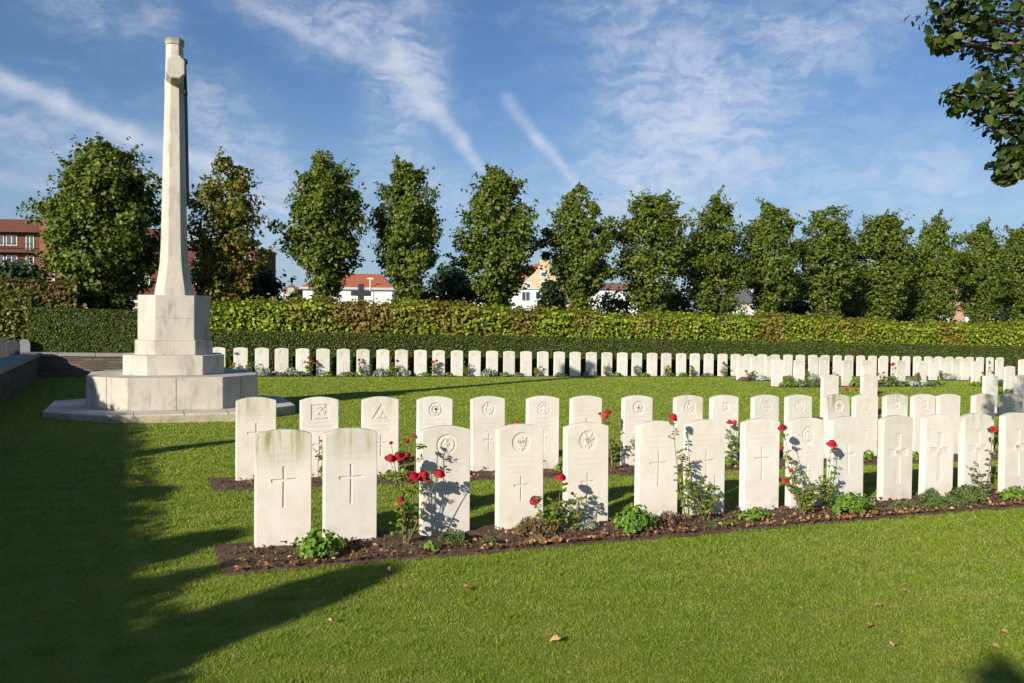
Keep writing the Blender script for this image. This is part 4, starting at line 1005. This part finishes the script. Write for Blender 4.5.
profBig = [(1.9, .45), (2.6, 1.0), (3.3, 1.45), (4.4, 1.72), (5.5, 1.7), (6.5, 1.4), (7.2, .95), (7.6, .3)]
def make_tree(prof, seed, mat, n=15500, size=.132, clumps=120, cr=.37, h=6.6, r=.17):
    root = empty('lime_tree', (0, 0, 0))
    cr_o, cc = crown_cards('crown', prof, n, size, mat, seed, root, clumps, cr)
    trunk_mesh(h, r, cc, seed).build('trunk', M['bark'], root, smooth=True); return root
profD = [(2.0, .25), (3.0, .5), (3.6, 1.1), (4.4, 1.5), (5.2, 1.45), (6.0, 1.5), (6.9, 1.1), (7.5, .7), (7.9, .15)]
profE = [(1.8, .3), (2.7, .7), (3.3, 1.2), (4.0, 1.35), (5.0, 1.6), (6.0, 1.3), (6.8, 1.15), (7.4, .5), (8.0, .1)]
protos = [make_tree(p_, sd_, M['tleaf'], clumps=cl_) for p_, sd_, cl_ in ((profA, 3, 120), (profB, 4, 105), (profC, 5, 130), (profA, 8, 100), (profD, 12, 115), (profE, 17, 105))]
used_t = [False] * 6
GT = 'pollarded lime trees in a row behind the hedge'
def put_tree(i, px, topy, wpx, v=33.0, label='', rot=0, sc0=None):
    u = on_row(px, v, 4.0); p = P(u, v); q = CMI @ (p + Vector((0, 0, 4))); s = F_ / -q.z
    lo, hi = 1, 14
    for _ in range(40):
        m = (lo + hi) / 2
        if proj(p.x, p.y, p.z + m)[1] > topy: lo = m
        else: hi = m
    H = lo
    if not used_t[i]: o = protos[i]; used_t[i] = True
    else: o = copy_tree(protos[i])
    o.location = p; o.rotation_euler = (0, 0, rot); k = H / 8.1; w = wpx / s / 3.35; o.scale = (w, w, k); tag(o, label, 'tree', GT); return o
tl = [(325, 150, 88, 0, 'lime tree tallest in the row, right of the russet-tinted tree'), (407, 160, 78, 1, 'narrow lime tree between the red-roofed house and dark rounded bushes'), (497, 166, 90, 2, 'broad lime tree just left of the ochre gabled house'),
      (578, 186, 74, 3, 'lime tree just right of the ochre gabled house'), (650, 192, 84, 4, 'lime tree right of the brown roof, fifth from the tall one'), (714, 197, 74, 5, 'lime tree left of the slate roof'), (768, 202, 68, 2, 'lime tree right above the slate-roofed house'),
      (827, 206, 70, 3, 'lime tree right of the slate-roofed house with pale trunk foot'), (882, 212, 74, 4, 'lime tree under the thin right-hand vapour trail'), (935, 218, 60, 5, 'lime tree left of the pink brick chimney'),
      (980, 222, 56, 2, 'lime tree right of the pink brick chimney'), (1021, 227, 60, 1, 'lime tree at the right edge of the row'), (1064, 232, 60, 0, 'lime tree just past the right edge, last of the row')]
for j, (px, ty, w, i, lb) in enumerate(tl[:12]): put_tree(i, px, ty, w, label=lb, rot=j * 1.9)
rb = make_tree(profBig, 21, M['tleaf'], 27000, .135, 230, .40, 6.2, .22); u = on_row(104, 31.5, 4); rb.location = P(u, 31.5); rb.scale = (.98, .98, .925); tag(rb, 'wide dense lime tree left of the memorial cross before the apartments', 'tree', GT)
profN = [(1.5, .5), (2.6, .8), (3.4, .95), (4.5, 1.25), (5.4, 1.3), (6.2, 1.1), (6.9, .6), (7.2, .2)]
rn = make_tree(profN, 22, M['tleaf_aut'], 9500, .125, 95, .36, 5.6, .15); u = on_row(226, 33, 4); rn.location = P(u, 33); tag(rn, 'thin orange-tinted lime tree just right of the memorial cross shaft', 'tree', GT)
rn.scale = (1.02, 1.02, 1.0)

def bush(px, v, topy, wpx, label, mat, n=2600, size=.16, seed=1, cat='bush', name='round_bush', shape=None, group=None):
    u = on_row(px, v, 1.5); p = P(u, v); s = F_ / -(CMI @ p).z; H = 1.0
    while proj(p.x, p.y, p.z + H)[1] > topy and H < 30: H += .05
    w = wpx / s / 2; root = empty(name, p, seed, label, cat, group)
    prof = shape or [(.1, .75), (.35, 1), (.6, 1), (.82, .75), (.97, .3)]
    prof = [(z * H, r * w * .92) for z, r in prof]
    o, cc = crown_cards('crown', prof, n, size, mat, seed, root, 60, min(.35 * w, .5) + .1)
    trunk_mesh(H * .7, .07, cc, seed, 7).build('trunk', M['bark'], root); return root
GB = 'bushes and small trees beyond the lime row'
bush(257, 38, 264, 52, 'dark rounded evergreen tree right of the orange-tinted lime', M['dark'], 5200, .17, 1, group=GB)
bush(205, 36, 240, 26, 'slim dark green conifer close behind the cross pedestal', M['dark'], 3600, .15, 2, 'conifer', 'conifer_tree', [(.02, .9), (.3, 1), (.6, .8), (.85, .45), (1, .1)], GB)
bush(455, 40, 268, 76, 'dark shadowy bush beneath the gap right of the narrow lime', M['dark'], 5200, .2, 3, group=GB)
bush(551, 42, 283, 42, 'dark bush below the right side of the ochre house', M['dark'], 2600, .2, 4, group=GB)
bush(296, 70, 291, 14, 'tiny dark tree near the distant church spire', M['dark'], 700, .35, 5, group=GB)
bush(612, 38, 294, 60, 'pale sparse shrub below the brown roof', M['shrub'], 2600, .15, 6, group=GB)
bush(686, 37, 286, 62, 'russet-green shrub between two limes left of slate roof', M['shrub'], 3200, .15, 7, group=GB)
bush(672, 40, 290, 44, 'dark bush in the gap left of the slate house', M['dark'], 2600, .2, 8, group=GB)
bush(793, 40, 276, 62, 'black-green bush in the gap right of the slate house', M['dark'], 4200, .2, 9, group=GB)
bush(850, 38, 292, 62, 'olive shrub below the limes right of the black-green bush', M['shrub'], 3000, .15, 10, group=GB)
bush(858, 42, 268, 70, 'dark leafy bush filling the gap between two right-hand limes', M['dark'], 4200, .22, 11, group=GB)
bush(910, 38, 290, 60, 'grey-green shrub left of pink brick chimney', M['shrub'], 3000, .15, 12, group=GB)
bush(912, 42, 272, 60, 'dark bush behind the grey-green shrub at right', M['dark'], 3600, .22, 13, group=GB)
bush(980, 36, 316, 40, 'low green shrub topping the hedge near the right edge', M['shrub'], 1600, .13, 14, group=GB)
bush(1010, 42, 270, 70, 'dark bush at the right edge behind the limes', M['dark'], 4200, .22, 15, group=GB)
bush(14, 36, 274, 90, 'dark dome-shaped bush at the far left before the apartments', M['dark'], 5200, .2, 16, group=GB)
bush(72, 34, 292, 26, 'small green shrub between the left hedge and wide lime', M['shrub'], 1200, .13, 17, group=GB)
bush(122, 34, 285, 22, 'slim dark shrub under wide lime tree', M['dark'], 1800, .14, 18, group=GB)
bush(500, 35, 292, 60, 'leafy green growth at foot of the broad lime', M['shrub'], 2200, .14, 19, group=GB)
bush(735, 48, 300, 40, 'brownish twiggy shrub in front of the slate roof', M['shrub'], 1500, .16, 20, group=GB)

# the big lime whose branches hang into the top right corner
def near_tree():
    root = empty('overhanging_tree', P(*UV(6.75, 6.9)), 0, 'large lime tree with leafy branches hanging into the top right corner', 'tree')
    rr = np.random.default_rng(9); n = 27000; ex = []
    for px, py, Y, rad in ((985, 5, 6.1, .24), (962, 22, 6.0, .17), (1002, 45, 6.2, .24), (978, 42, 6.3, .16), (1015, 85, 6.0, .22), (985, 100, 6.1, .17), (962, 100, 5.9, .11), (1000, 118, 6.0, .14), (1012, 140, 6.1, .13), (1008, 168, 6.0, .10), (1020, 160, 6.2, .14), (952, 8, 6.1, .14), (946, 44, 6.0, .08), (1022, 20, 6.3, .3), (1035, 110, 6.2, .3), (1030, 60, 6.3, .3), (1005, 178, 6.0, .05)):
        q = at(px, py, Y) - root.location; ex.append((q.x, q.y, q.z, rad))
    ex = np.array(ex)
    prof = [(2.3, .9), (2.9, 1.9), (3.8, 2.35), (5.0, 2.5), (6.2, 2.2), (7.2, 1.4), (7.8, .5)]
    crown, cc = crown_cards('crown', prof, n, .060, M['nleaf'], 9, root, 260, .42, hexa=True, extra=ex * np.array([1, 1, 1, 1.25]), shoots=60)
    tm = trunk_mesh(6.5, .19, cc, 4, 26)
    for q in ex:
        e_ = Vector(q[:3]); b0 = Vector((0, 0, 3.2)).lerp(e_, .35); b0.z += .2; tm.tube([Vector((0, 0, 2.6 + e_.z * .2)), b0, b0.lerp(e_, .6) + Vector((0, 0, .12)), e_], [.05, .03, .014, .005], 6)
        for k in range(5):
            w_ = e_ + Vector((rr.normal(), rr.normal(), rr.normal() - .3)).normalized() * q[3] * 1.3; tm.tube([b0.lerp(e_, .8), e_.lerp(w_, .5), w_], [.007, .004, .002], 4)
    tm.build('trunk', M['bark'], root, smooth=True)
near_tree()

# clipped hedge and slim conifers on the left boundary; they throw the long shadow over the lawn
def cone_tree(u, v, H, w, seed, lb):
    root = empty('columnar_conifer', P(u, v), 0, lb, 'conifer', 'slim conifers along the left boundary')
    prof = [(.0, .5), (.06, 1), (.8, 1), (.93, .92), (.985, .7), (1.0, .2)]
    mb = MB(); mb.rings([[Vector((w * k * .92 * math.cos(a * .524), w * k * .92 * math.sin(a * .524), t * H)) for a in range(12)] for t, k in prof]); mb.build('branches', M['core'], root)
    rr = np.random.default_rng(seed); n = 7000; t = rr.uniform(0, 1, n); a = rr.uniform(0, 2 * math.pi, n); k = np.interp(t, [p[0] for p in prof], [p[1] for p in prof])
    r = w * k * (.95 + rr.normal(0, .05, n)); cards('foliage', np.stack([r * np.cos(a), r * np.sin(a), t * H], 1), np.stack([np.cos(a), np.sin(a), np.full(n, .4)], 1) + rr.normal(size=(n, 3)) * .4, rr.uniform(.05, .09, n), rr.uniform(0, 1, n), M['dark'], root)
HB = 2.47
hedge('boundary_hedge', -6.6, -5.4, -12, 21.5, HB, 60000, .08, M['dark'], 'tall dark boundary hedge left of the lawn that shades its left side', .02, (.7, .24), wav=.015, seed=6, both=True, turn=True)
Lf = 1 / math.tan(R(SUN_EL))
def caster(tip, U, w, seed, lb, dz=0):
    """a slim conifer on the boundary (u=U) whose shadow tip falls where the photo shows it"""
    g = ground_at(*tip); u, v = UV(g.x, g.y); L = (u - U) / .807; H = L / Lf - SLOPE * (u - U) + dz
    cone_tree(U, v - .59 * L, H, w, seed, lb)
caster((386, 567), -7.3, .27, 31, 'slim conifer on the left boundary, nearest of them')
caster((236, 532), -7.3, .28, 32, 'slim conifer on the left boundary, third nearest')
caster((226, 566), -7.3, .15, 33, 'thin conifer on the left boundary, second nearest')
caster((163, 489), -7.3, .38, 34, 'short stout conifer on the left boundary, fourth nearest')
caster((238, 441), -7.3, .17, 35, 'very thin conifer on the left boundary, fifth nearest')
def plinth_caster():
    uc, vc = UV(CX, CY); U = -7.3; u, v = uc + .3, vc + .16; u -= .48 * .57; v += .48 * .8
    L = (u - U) / .807; cone_tree(U, v - .59 * L, L / Lf - SLOPE * (u - U), .48, 36, 'stout conifer on the left boundary, farthest, shading the memorial base')
plinth_caster()
# added unseen tree; its tip stands in for the viewer's head shadow, lower right
def head_shadow_caster():
    g = ground_at(1004, 686); H = 4.6; L = H * Lf; p = Vector((g.x - L * math.sin(R(SUN_AZ)), g.y - L * math.cos(R(SUN_AZ)), 0)); p.z = gz(p.x, p.y)
    root = empty('shadow_stand_in_tree', p, 0, 'added unseen tree well behind the viewpoint, casting head shadow into lower right corner', 'tree')
    o, cc = crown_cards('crown', [(1.6, .3), (2.4, .5), (3.2, .4), (3.8, .22), (4.2, .12), (4.5, .05)], 2600, .09, M['dark'], 44, root, 70, .10); trunk_mesh(4.0, .07, cc, 5, 7).build('trunk', M['bark'], root)
head_shadow_caster()

# ------------------------------------------------------------------ rubble wall on the left
def uvbox(mb, u0, u1, v0, v1, z0, z1, o):
    c = [(u0, v0), (u1, v0), (u1, v1), (u0, v1)]; vs = []
    for z in (z0, z1):
        for a, b in c: q = P(a, b) - o; vs.append(Vector((a - o_u, b - o_v, q.z + z)))
    mb.add(vs, [(3, 2, 1, 0), (4, 5, 6, 7), (0, 1, 5, 4), (1, 2, 6, 5), (2, 3, 7, 6), (3, 0, 4, 7)])
o_u, o_v = -2.2, 20.0
wroot = empty('stone_wall', P(o_u, o_v), R(TH), 'low rubble stone wall with pale coping at the left, mostly in shade', 'wall')
mb = MB(); uvbox(mb, -2.45, -2.03, 3.0, 26.37, -.1, .54, wroot.location); uvbox(mb, -2.03, uy0 + .3, 26.02, 26.37, -.1, .54, wroot.location); mb.build('wall_face', M['rubble'], wroot)
cp = MB(); v = 3.0
while v < 25.9:
    uvbox(cp, -2.49, -1.98, v, min(v + .89, 25.97), .542, .635, wroot.location); v += .9
uu = -2.49
while uu < uy0:
    uvbox(cp, uu, uu + .89, 25.98, 26.41, .542, .635, wroot.location); uu += .9
cp.build('coping', M['coping'], wroot, bevel=.008)
def monument(px, py_top, v, w, label, mat, cat='monument', pointed=False):
    u = on_row(px, v, .8); p = P(u, v); H = .6
    while proj(p.x, p.y, p.z + H)[1] > py_top: H += .02
    root = empty('grave_monument', p, R(TH), label, cat, 'civilian grave monuments behind the left wall')
    mb = MB(); mb.box(-w / 2, w / 2, -.09, .09, .22, H - .08); mb.rings([[Vector((x, y, H - .08)) for x, y in ((-w / 2, -.09), (w / 2, -.09), (w / 2, .09), (-w / 2, .09))], [Vector((x, y, H)) for x, y in ((-w * .3, -.09), (w * .3, -.09), (w * .3, .09), (-w * .3, .09))]])
    mb.build('tablet', mat, root, bevel=.01); mb = MB(); mb.box(-w / 2 - .1, w / 2 + .1, -.22, .22, -.05, .22); mb.build('plinth', mat, root, bevel=.01)
monument(3, 338, 25.2, .36, 'dark upright grave monument at the extreme left edge', M['darkstone'])
monument(13, 341, 24.6, .28, 'dark squat grave monument beside the left edge', M['darkstone'])
monument(25, 340, 26.6, .26, 'pale grey grave pillar left of the tall yew block', M['greystone'])

# ------------------------------------------------------------------ dark cross beyond the hedge
u = on_row(361, 31.2, 2.5); p = P(u, 31.2)
def zfor(p, py):
    z = 0
    while proj(p.x, p.y, p.z + z)[1] > py: z += .01
    return z
H = zfor(p, 284); r_ = empty('wayside_cross', p, R(TH), 'dark stone cross rising behind the leafy hedge before the red-roofed house', 'cross')
zc = zfor(p, 293.6); mb = MB(); mb.box(-.095, .095, -.09, .09, .3, H); mb.build('upright', M['darkstone'], r_, bevel=.012)
mb = MB(); mb.box(-.35, -.097, -.085, .085, zc - .09, zc + .09); mb.box(.097, .35, -.085, .085, zc - .09, zc + .09); mb.build('arm', M['darkstone'], r_, bevel=.012)
mb = MB(); mb.box(-.35, .35, -.3, .3, -.1, .3); mb.build('plinth', M['darkstone'], r_, bevel=.012)

# ------------------------------------------------------------------ buildings
def bframe(px, Y, rz=0):
    d = ray(px, 325); t = Y / d.y; x = d.x * t; return Vector((x, Y, gz(x, Y)))
def windows(parent, x, z, w, h, y, frame=M['frame'], d=.06, mull=True, glass=M['glass']):
    mb = MB(); t = .08
    mb.box(x - w / 2, x + w / 2, y - d, y, z, z + t); mb.box(x - w / 2, x + w / 2, y - d, y, z + h - t, z + h)
    mb.box(x - w / 2, x - w / 2 + t, y - d, y, z + t, z + h - t); mb.box(x + w / 2 - t, x + w / 2, y - d, y, z + t, z + h - t)
    if mull: mb.box(x - t / 2, x + t / 2, y - d, y, z + t, z + h - t)
    f = mb.build('window', frame, parent); g = MB(); g.add([(x - w / 2 + t, y - d * .5, z + t), (x + w / 2 - t, y - d * .5, z + t), (x + w / 2 - t, y - d * .5, z + h - t), (x - w / 2 + t, y - d * .5, z + h - t)], [(0, 1, 2, 3)])
    g.build('pane', glass, f); return f
# apartment block: local x to the right, front face at y=0, scale ~7.1 px per metre
ap = bframe(35, 125); A = empty('apartment_block', ap, R(4), 'brick apartment block with balconies at the far left behind the wide lime', 'apartment block')
def zz(py, base=ap): return (CAMZ + (317 - py) / 888 * 125) - base.z
mb = MB(); mb.box(-22, .6, 1.6, 12, -1, zz(230)); mb.box(4.6, 18, 1.0, 12, -1, zz(226)); mb.box(18, 31, 0, 12, -1, zz(245)); mb.build('body', M['shadebrick'], A)
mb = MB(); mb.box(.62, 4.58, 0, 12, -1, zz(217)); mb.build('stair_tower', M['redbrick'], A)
mb = MB(); mb.box(-9, .6, 2.2, 10, zz(230) + .003, zz(218)); mb.build('roof_storey', M['shadebrick'], A)
mb = MB(); mb.box(2.3, 2.75, -.12, -.003, 2, zz(219)); mb.build('drainpipe', M['metal'], A)
mb = MB()
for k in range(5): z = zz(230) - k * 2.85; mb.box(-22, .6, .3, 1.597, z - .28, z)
mb.build('floor_slab', M['shadebrick'], A)
for k in range(1, 5):
    z = zz(230) - k * 2.85
    for x0, x1 in ((-7, -.4), (-15, -8.5)):
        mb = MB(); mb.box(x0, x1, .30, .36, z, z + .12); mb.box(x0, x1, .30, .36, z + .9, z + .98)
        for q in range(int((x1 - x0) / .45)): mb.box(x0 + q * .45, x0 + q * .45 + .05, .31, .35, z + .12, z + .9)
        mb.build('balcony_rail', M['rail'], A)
    for x in (-3.9, -5.7, -10, -12.5, -1.4): windows(A, x, z + .75 if x != -1.4 else z + .1, 1.5 if x != -1.4 else 1.1, 1.45 if x != -1.4 else 2.1, 1.59, M['frame'])
for k in range(5):
    z = zz(232) - k * 2.85 - 2.4
    mb = MB(); mb.box(4.8, 11.5, -.4, .996, z - .15, z); mb.build('balcony', M['concrete'], A)
    mb = MB(); mb.box(4.8, 11.5, -.4, -.34, z + .9, z + .98)
    for q in range(15): mb.box(4.85 + q * .45, 4.92 + q * .45, -.39, -.35, z, z + .9)
    mb.build('balcony_rail', M['frame'], A)
    windows(A, 6.3, z + .1, 1.3, 2.1, .99); windows(A, 9.4, z + .1, 2.0, 2.1, .99); windows(A, 14.5, z + .8, 1.8, 1.4, .99)
mb = MB(); mb.box(11.6, 13.0, -.3, .99, 1, zz(262)); mb.build('panel', M['render'], A)
mb = MB(); mb.box(17.9, 31.2, -.15, 12, zz(245) + .003, zz(243)); mb.box(20, 29, 1.2, 10, zz(243) + .003, zz(235)); mb.box(19.8, 29.3, 1.0, 10.2, zz(235) + .003, zz(233)); mb.build('penthouse', M['concrete'], A)
for k in range(4):
    z = zz(247) - k * 2.85 - 2.2
    for x in (20, 23, 26.3, 29): windows(A, x, z, 1.7, 1.5, -.005)
for x in (21.5, 24.5, 27.5): windows(A, x, zz(243) + .1, 1.9, .8, 1.19)
# low brick garden annex seen under the wide lime
q = bframe(105, 90); B = empty('garage_row', q, R(3), 'low orange brick annex with white windows glimpsed under wide lime', 'outbuilding')
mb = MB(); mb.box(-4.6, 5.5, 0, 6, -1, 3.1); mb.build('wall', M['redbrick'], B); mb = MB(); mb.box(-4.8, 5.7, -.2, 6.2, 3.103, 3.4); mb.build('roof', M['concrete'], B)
for x in (-3.2, -1.2, 1.2, 3.4): windows(B, x, 1.2, 1.2, 1.5, -.004)
# red-roofed house
q = bframe(346, 95); s = F_ / 95; zg = lambda py, hy=324: CAMZ + (hy - py) / s - q.z
Hs = empty('red_roofed_house', q, R(2), 'long white house with red tiled hipped roof behind the dark cross', 'house')
x0, x1 = -4.6, 4.9; ze, zr = zg(291), zg(275.5)
mb = MB(); mb.box(x0, x1, 0, 7, -1, ze); mb.build('wall', M['render'], Hs)
mb = MB(); mb.add([(x0 - .25, -.3, ze), (x1 + .25, -.3, ze), (x1 + .25, 7.3, ze), (x0 - .25, 7.3, ze), (-2.6, 3.5, zr), (3.2, 3.5, zr)], [(0, 1, 5, 4), (1, 2, 5), (2, 3, 4, 5), (3, 0, 4), (3, 2, 1, 0)]); rf = mb.build('roof', M['redtile'], Hs)
mb = MB(); mb.box(x0 - .3, x1 + .3, -.42, -.303, ze - .22, ze + .02); mb.build('gutter', M['metal'], Hs)
mb = MB(); mb.tube([(2.6, -.5, -1), (2.6, -.5, zg(281))], .045, 6); mb.box(2.3, 2.95, -.53, -.47, zg(282.5), zg(281.5)); mb.build('pole', M['frame'], Hs)
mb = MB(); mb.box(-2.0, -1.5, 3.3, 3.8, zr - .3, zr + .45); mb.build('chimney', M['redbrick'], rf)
for x in (-3, 0): windows(Hs, x, ze - 2.6, 1.2, 1.2, -.004)
# ochre gabled house
q = bframe(544, 90); s = F_ / 90; zg = lambda py, hy=328.5: CAMZ + (hy - py) / s - q.z
Hs = empty('gabled_house', q, R(-3), 'ochre brick gabled house with red roof between two limes', 'house')
zp, zl = zg(269), zg(297); gw0, gw1 = -2.75, 2.75
mb = MB(); mb.rings([[Vector((gw0, y, -1)), Vector((gw1, y, -1)), Vector((gw1, y, zl)), Vector((.35, y, zp)), Vector((-.35, y, zp)), Vector((gw0, y, zl))] for y in (0, .3)]); mb.box(gw0 + .02, gw1 - .02, .302, 8, -1, zl - .3); mb.build('gable_wall', M['ochre'], Hs)
mb = MB(); mb.add([(gw0 - .9, .02, zl - .35), (-.33, .02, zp - .02), (-3.6, 8, zp - .02), (gw0 - 4.2, 8, zl - .35), (gw1 + .2, .32, zl - .25), (.33, .32, zp - .1), (-2.8, 8, zp - .1), (gw1 - 3, 8, zl - .25)], [(0, 1, 2, 3), (5, 4, 7, 6), (1, 5, 6, 2), (0, 3, 7, 4)]); rf = mb.build('roof', M['redtile'], Hs, fixn=False)
mb = MB(); mb.box(-.5, .45, .31, 1.0, zp - .4, zp + .35); mb.box(-.42, -.12, .4, .8, zp + .353, zp + .62); mb.box(.08, .36, .4, .8, zp + .353, zp + .62); mb.build('chimney', M['ochre'], rf)
windows(Hs, -.1, zg(283), .65, 1.0 * .55, -.004, mull=False); windows(Hs, -.1, zg(294.5), .55, .75, -.004, mull=False); windows(Hs, -1.6, zg(295), .5, .6, -.004, mull=False)
mb = MB(); mb.box(-3.8, .6, -3.2, -.01, -1, zg(296.5)); ex = mb.build('extension', M['render'], Hs)
mb = MB(); mb.box(-4.0, .8, -3.4, -.006, zg(296.5) + .003, zg(294.8)); mb.build('extension_roof', M['concrete'], Hs)
windows(Hs, -1.75, zg(308), .85, .95, -3.205, M['metal']); windows(Hs, -.55, zg(306.5), .6, .85, -3.205, mull=False)
# brown-roofed low house
q = bframe(613, 95); s = F_ / 95; zg = lambda py, hy=330.2: CAMZ + (hy - py) / s - q.z
Hs = empty('brown_roofed_house', q, R(0), 'low white house with brown tiled roof between two limes right of centre', 'house')
mb = MB(); mb.box(-2.9, 2.6, 0, 6, -1, zg(297)); mb.build('wall', M['render'], Hs)
mb = MB(); mb.add([(-3.0, -.3, zg(296.6)), (2.8, -.3, zg(296.6)), (2.8, 6.3, zg(296.6)), (-3, 6.3, zg(296.6)), (-1.6, 3, zg(288.5)), (2.2, 3, zg(288.5))], [(0, 1, 5, 4), (1, 2, 5), (2, 3, 4, 5), (3, 0, 4), (3, 2, 1, 0)]); rf = mb.build('roof', M['browntile'], Hs)
mb = MB(); mb.box(1.1, 1.9, 2.6, 3.2, zg(290), zg(287)); mb.build('chimney', M['greystone'], rf)
# slate house
q = bframe(742, 72); s = F_ / 72; zg = lambda py, hy=333: CAMZ + (hy - py) / s - q.z
Hs = empty('slate_roofed_house', q, R(0), 'beige house with steep grey slate roof and brick chimney between limes', 'house')
zl, zr = zg(311), zg(287.5)
mb = MB(); mb.box(-1.9, 1.6, .05, 5, -1, zl); mb.box(1.62, 2.3, .3, 5, -1, zg(297)); mb.build('wall', M['beige'], Hs)
mb = MB(); mb.add([(-2.0, -.2, zl), (1.55, -.2, zl), (.35, 2.6, zr), (-1.1, 2.6, zr), (-2.0, 5.2, zl), (1.55, 5.2, zl)], [(0, 1, 2, 3), (1, 5, 2), (5, 4, 3, 2), (4, 0, 3)]); rf = mb.build('roof', M['slate'], Hs)
mb = MB(); mb.rings([[Vector((1.56 + a, -.22 + b, zl)) for a, b in ((0, 0), (.13, 0), (.13, .1), (0, .1))], [Vector((.66 + a, 2.0 + b, zg(291.5))) for a, b in ((0, 0), (.13, 0), (.13, .1), (0, .1))]]); mb.build('verge_board', M['frame'], Hs)
mb = MB(); mb.box(-.75, .1, 2.2, 2.9, zr - .5, zg(280)); mb.build('chimney', M['pinkbrick'], rf)
mb = MB(); mb.add([(-2.2, -2.2, zg(315)), (-.55, -2.2, zg(313)), (-1.0, -.1, zg(306)), (-2.0, -.1, zg(306.4))], [(0, 1, 2, 3)]); lt = MB(); mb.add([(-2.2, -2.2, zg(315) - .12), (-.55, -2.2, zg(313) - .12), (-1.0, -.1, zg(306) - .12), (-2.0, -.1, zg(306.4) - .12)], [(3, 2, 1, 0)]); mb.build('lean_to_roof', M['slate'], Hs, fixn=False)
mb = MB(); mb.box(-2.1, 1.5, -2.1, -.0, -1, zg(316)); mb.build('lean_to_wall', M['render'], Hs)
# pink brick building at the right
q = bframe(957, 85); s = F_ / 85; zg = lambda py, hy=338.3: CAMZ + (hy - py) / s - q.z
Hs = empty('pink_brick_house', q, R(0), 'white and pink brick house glimpsed through the right-hand limes', 'house')
mb = MB(); mb.box(-2.0, 4.2, .4, 6, -1, zg(305)); mb.build('wall', M['render'], Hs)
mb = MB(); mb.box(-.55, .65, -.2, .397, -1, zg(301)); mb.box(-.7, .8, -.3, .5, zg(301) + .003, zg(298.6)); mb.build('chimney_breast', M['pinkbrick'], Hs); mb = MB(); mb.box(2.6, 3.4, .0, .397, -1, zg(303)); mb.build('pier', M['pinkbrick'], Hs)
mb = MB(); mb.box(-2.2, 4.4, .1, 6.2, zg(305) + .003, zg(303)); mb.build('roof', M['slate'], Hs)
# white building pieces right of the broad lime, distant church
q = bframe(480, 100); Hs = empty('white_outbuilding', q, 0, 'low white outbuilding glimpsed under the broad lime near centre', 'outbuilding')
s = F_ / 100; zg = lambda py, hy=327: CAMZ + (hy - py) / s - q.z
mb = MB(); mb.box(-6.5, 3.2, 0, 5, -1, zg(299)); mb.build('wall', M['render'], Hs); mb = MB(); mb.box(-6.6, 3.3, -.15, 5.1, zg(299) + .003, zg(297.5)); mb.build('roof', M['metal'], Hs); windows(Hs, 1.2, zg(308), 1, 1, -.004)
q = bframe(291, 210); s = F_ / 210; zg = lambda py, hy=321.8: CAMZ + (hy - py) / s - q.z
Hs = empty('distant_church', q, 0, 'tiny distant church with a thin spire right of the dark evergreen', 'church')
mb = MB(); mb.rings([[Vector((x, y, z)) for x, y in ((-.2 - .5, -.5), (.3 + .5, -.5), (.3 + .5, .5), (-.7, .5))] for z in (-1, zg(289))]); mb.build('tower', M['beige'], Hs)
mb = MB(); mb.rings([[Vector((.05 + k * a, k * b, z)) for a, b in ((-1, -1), (1, -1), (1, 1), (-1, 1))] for k, z in ((.8, zg(289) + .01), (.35, zg(287)), (.12, zg(285)), (.04, zg(280.5)))]); mb.build('spire', M['slate'], Hs)
mb = MB(); mb.rings([[Vector((x, y, -1)), Vector((x, y, zg(293))), Vector((x, y + 2, zg(288))), Vector((x, y + 4, zg(293))), Vector((x, y + 4, -1))] for x, y in ((-2.6, 2), (3.5, 2))]); mb.build('nave', M['browntile'], Hs)
q = bframe(287, 110); Hs = empty('greenhouse_dome', q, 0, 'small pale grey domed roof left of the tiny dark tree', 'outbuilding'); s = F_ / 110; zg = lambda py, hy=321.8: CAMZ + (hy - py) / s - q.z
mb = MB(); mb.rings([[Vector((r * math.cos(a * .524), r * math.sin(a * .524), z)) for a in range(12)] for r, z in ((1.0, -1), (1.0, zg(302)), (.95, zg(298)), (.75, zg(295.5)), (.3, zg(294)))]); mb.build('dome', M['concrete'], Hs, smooth=True)
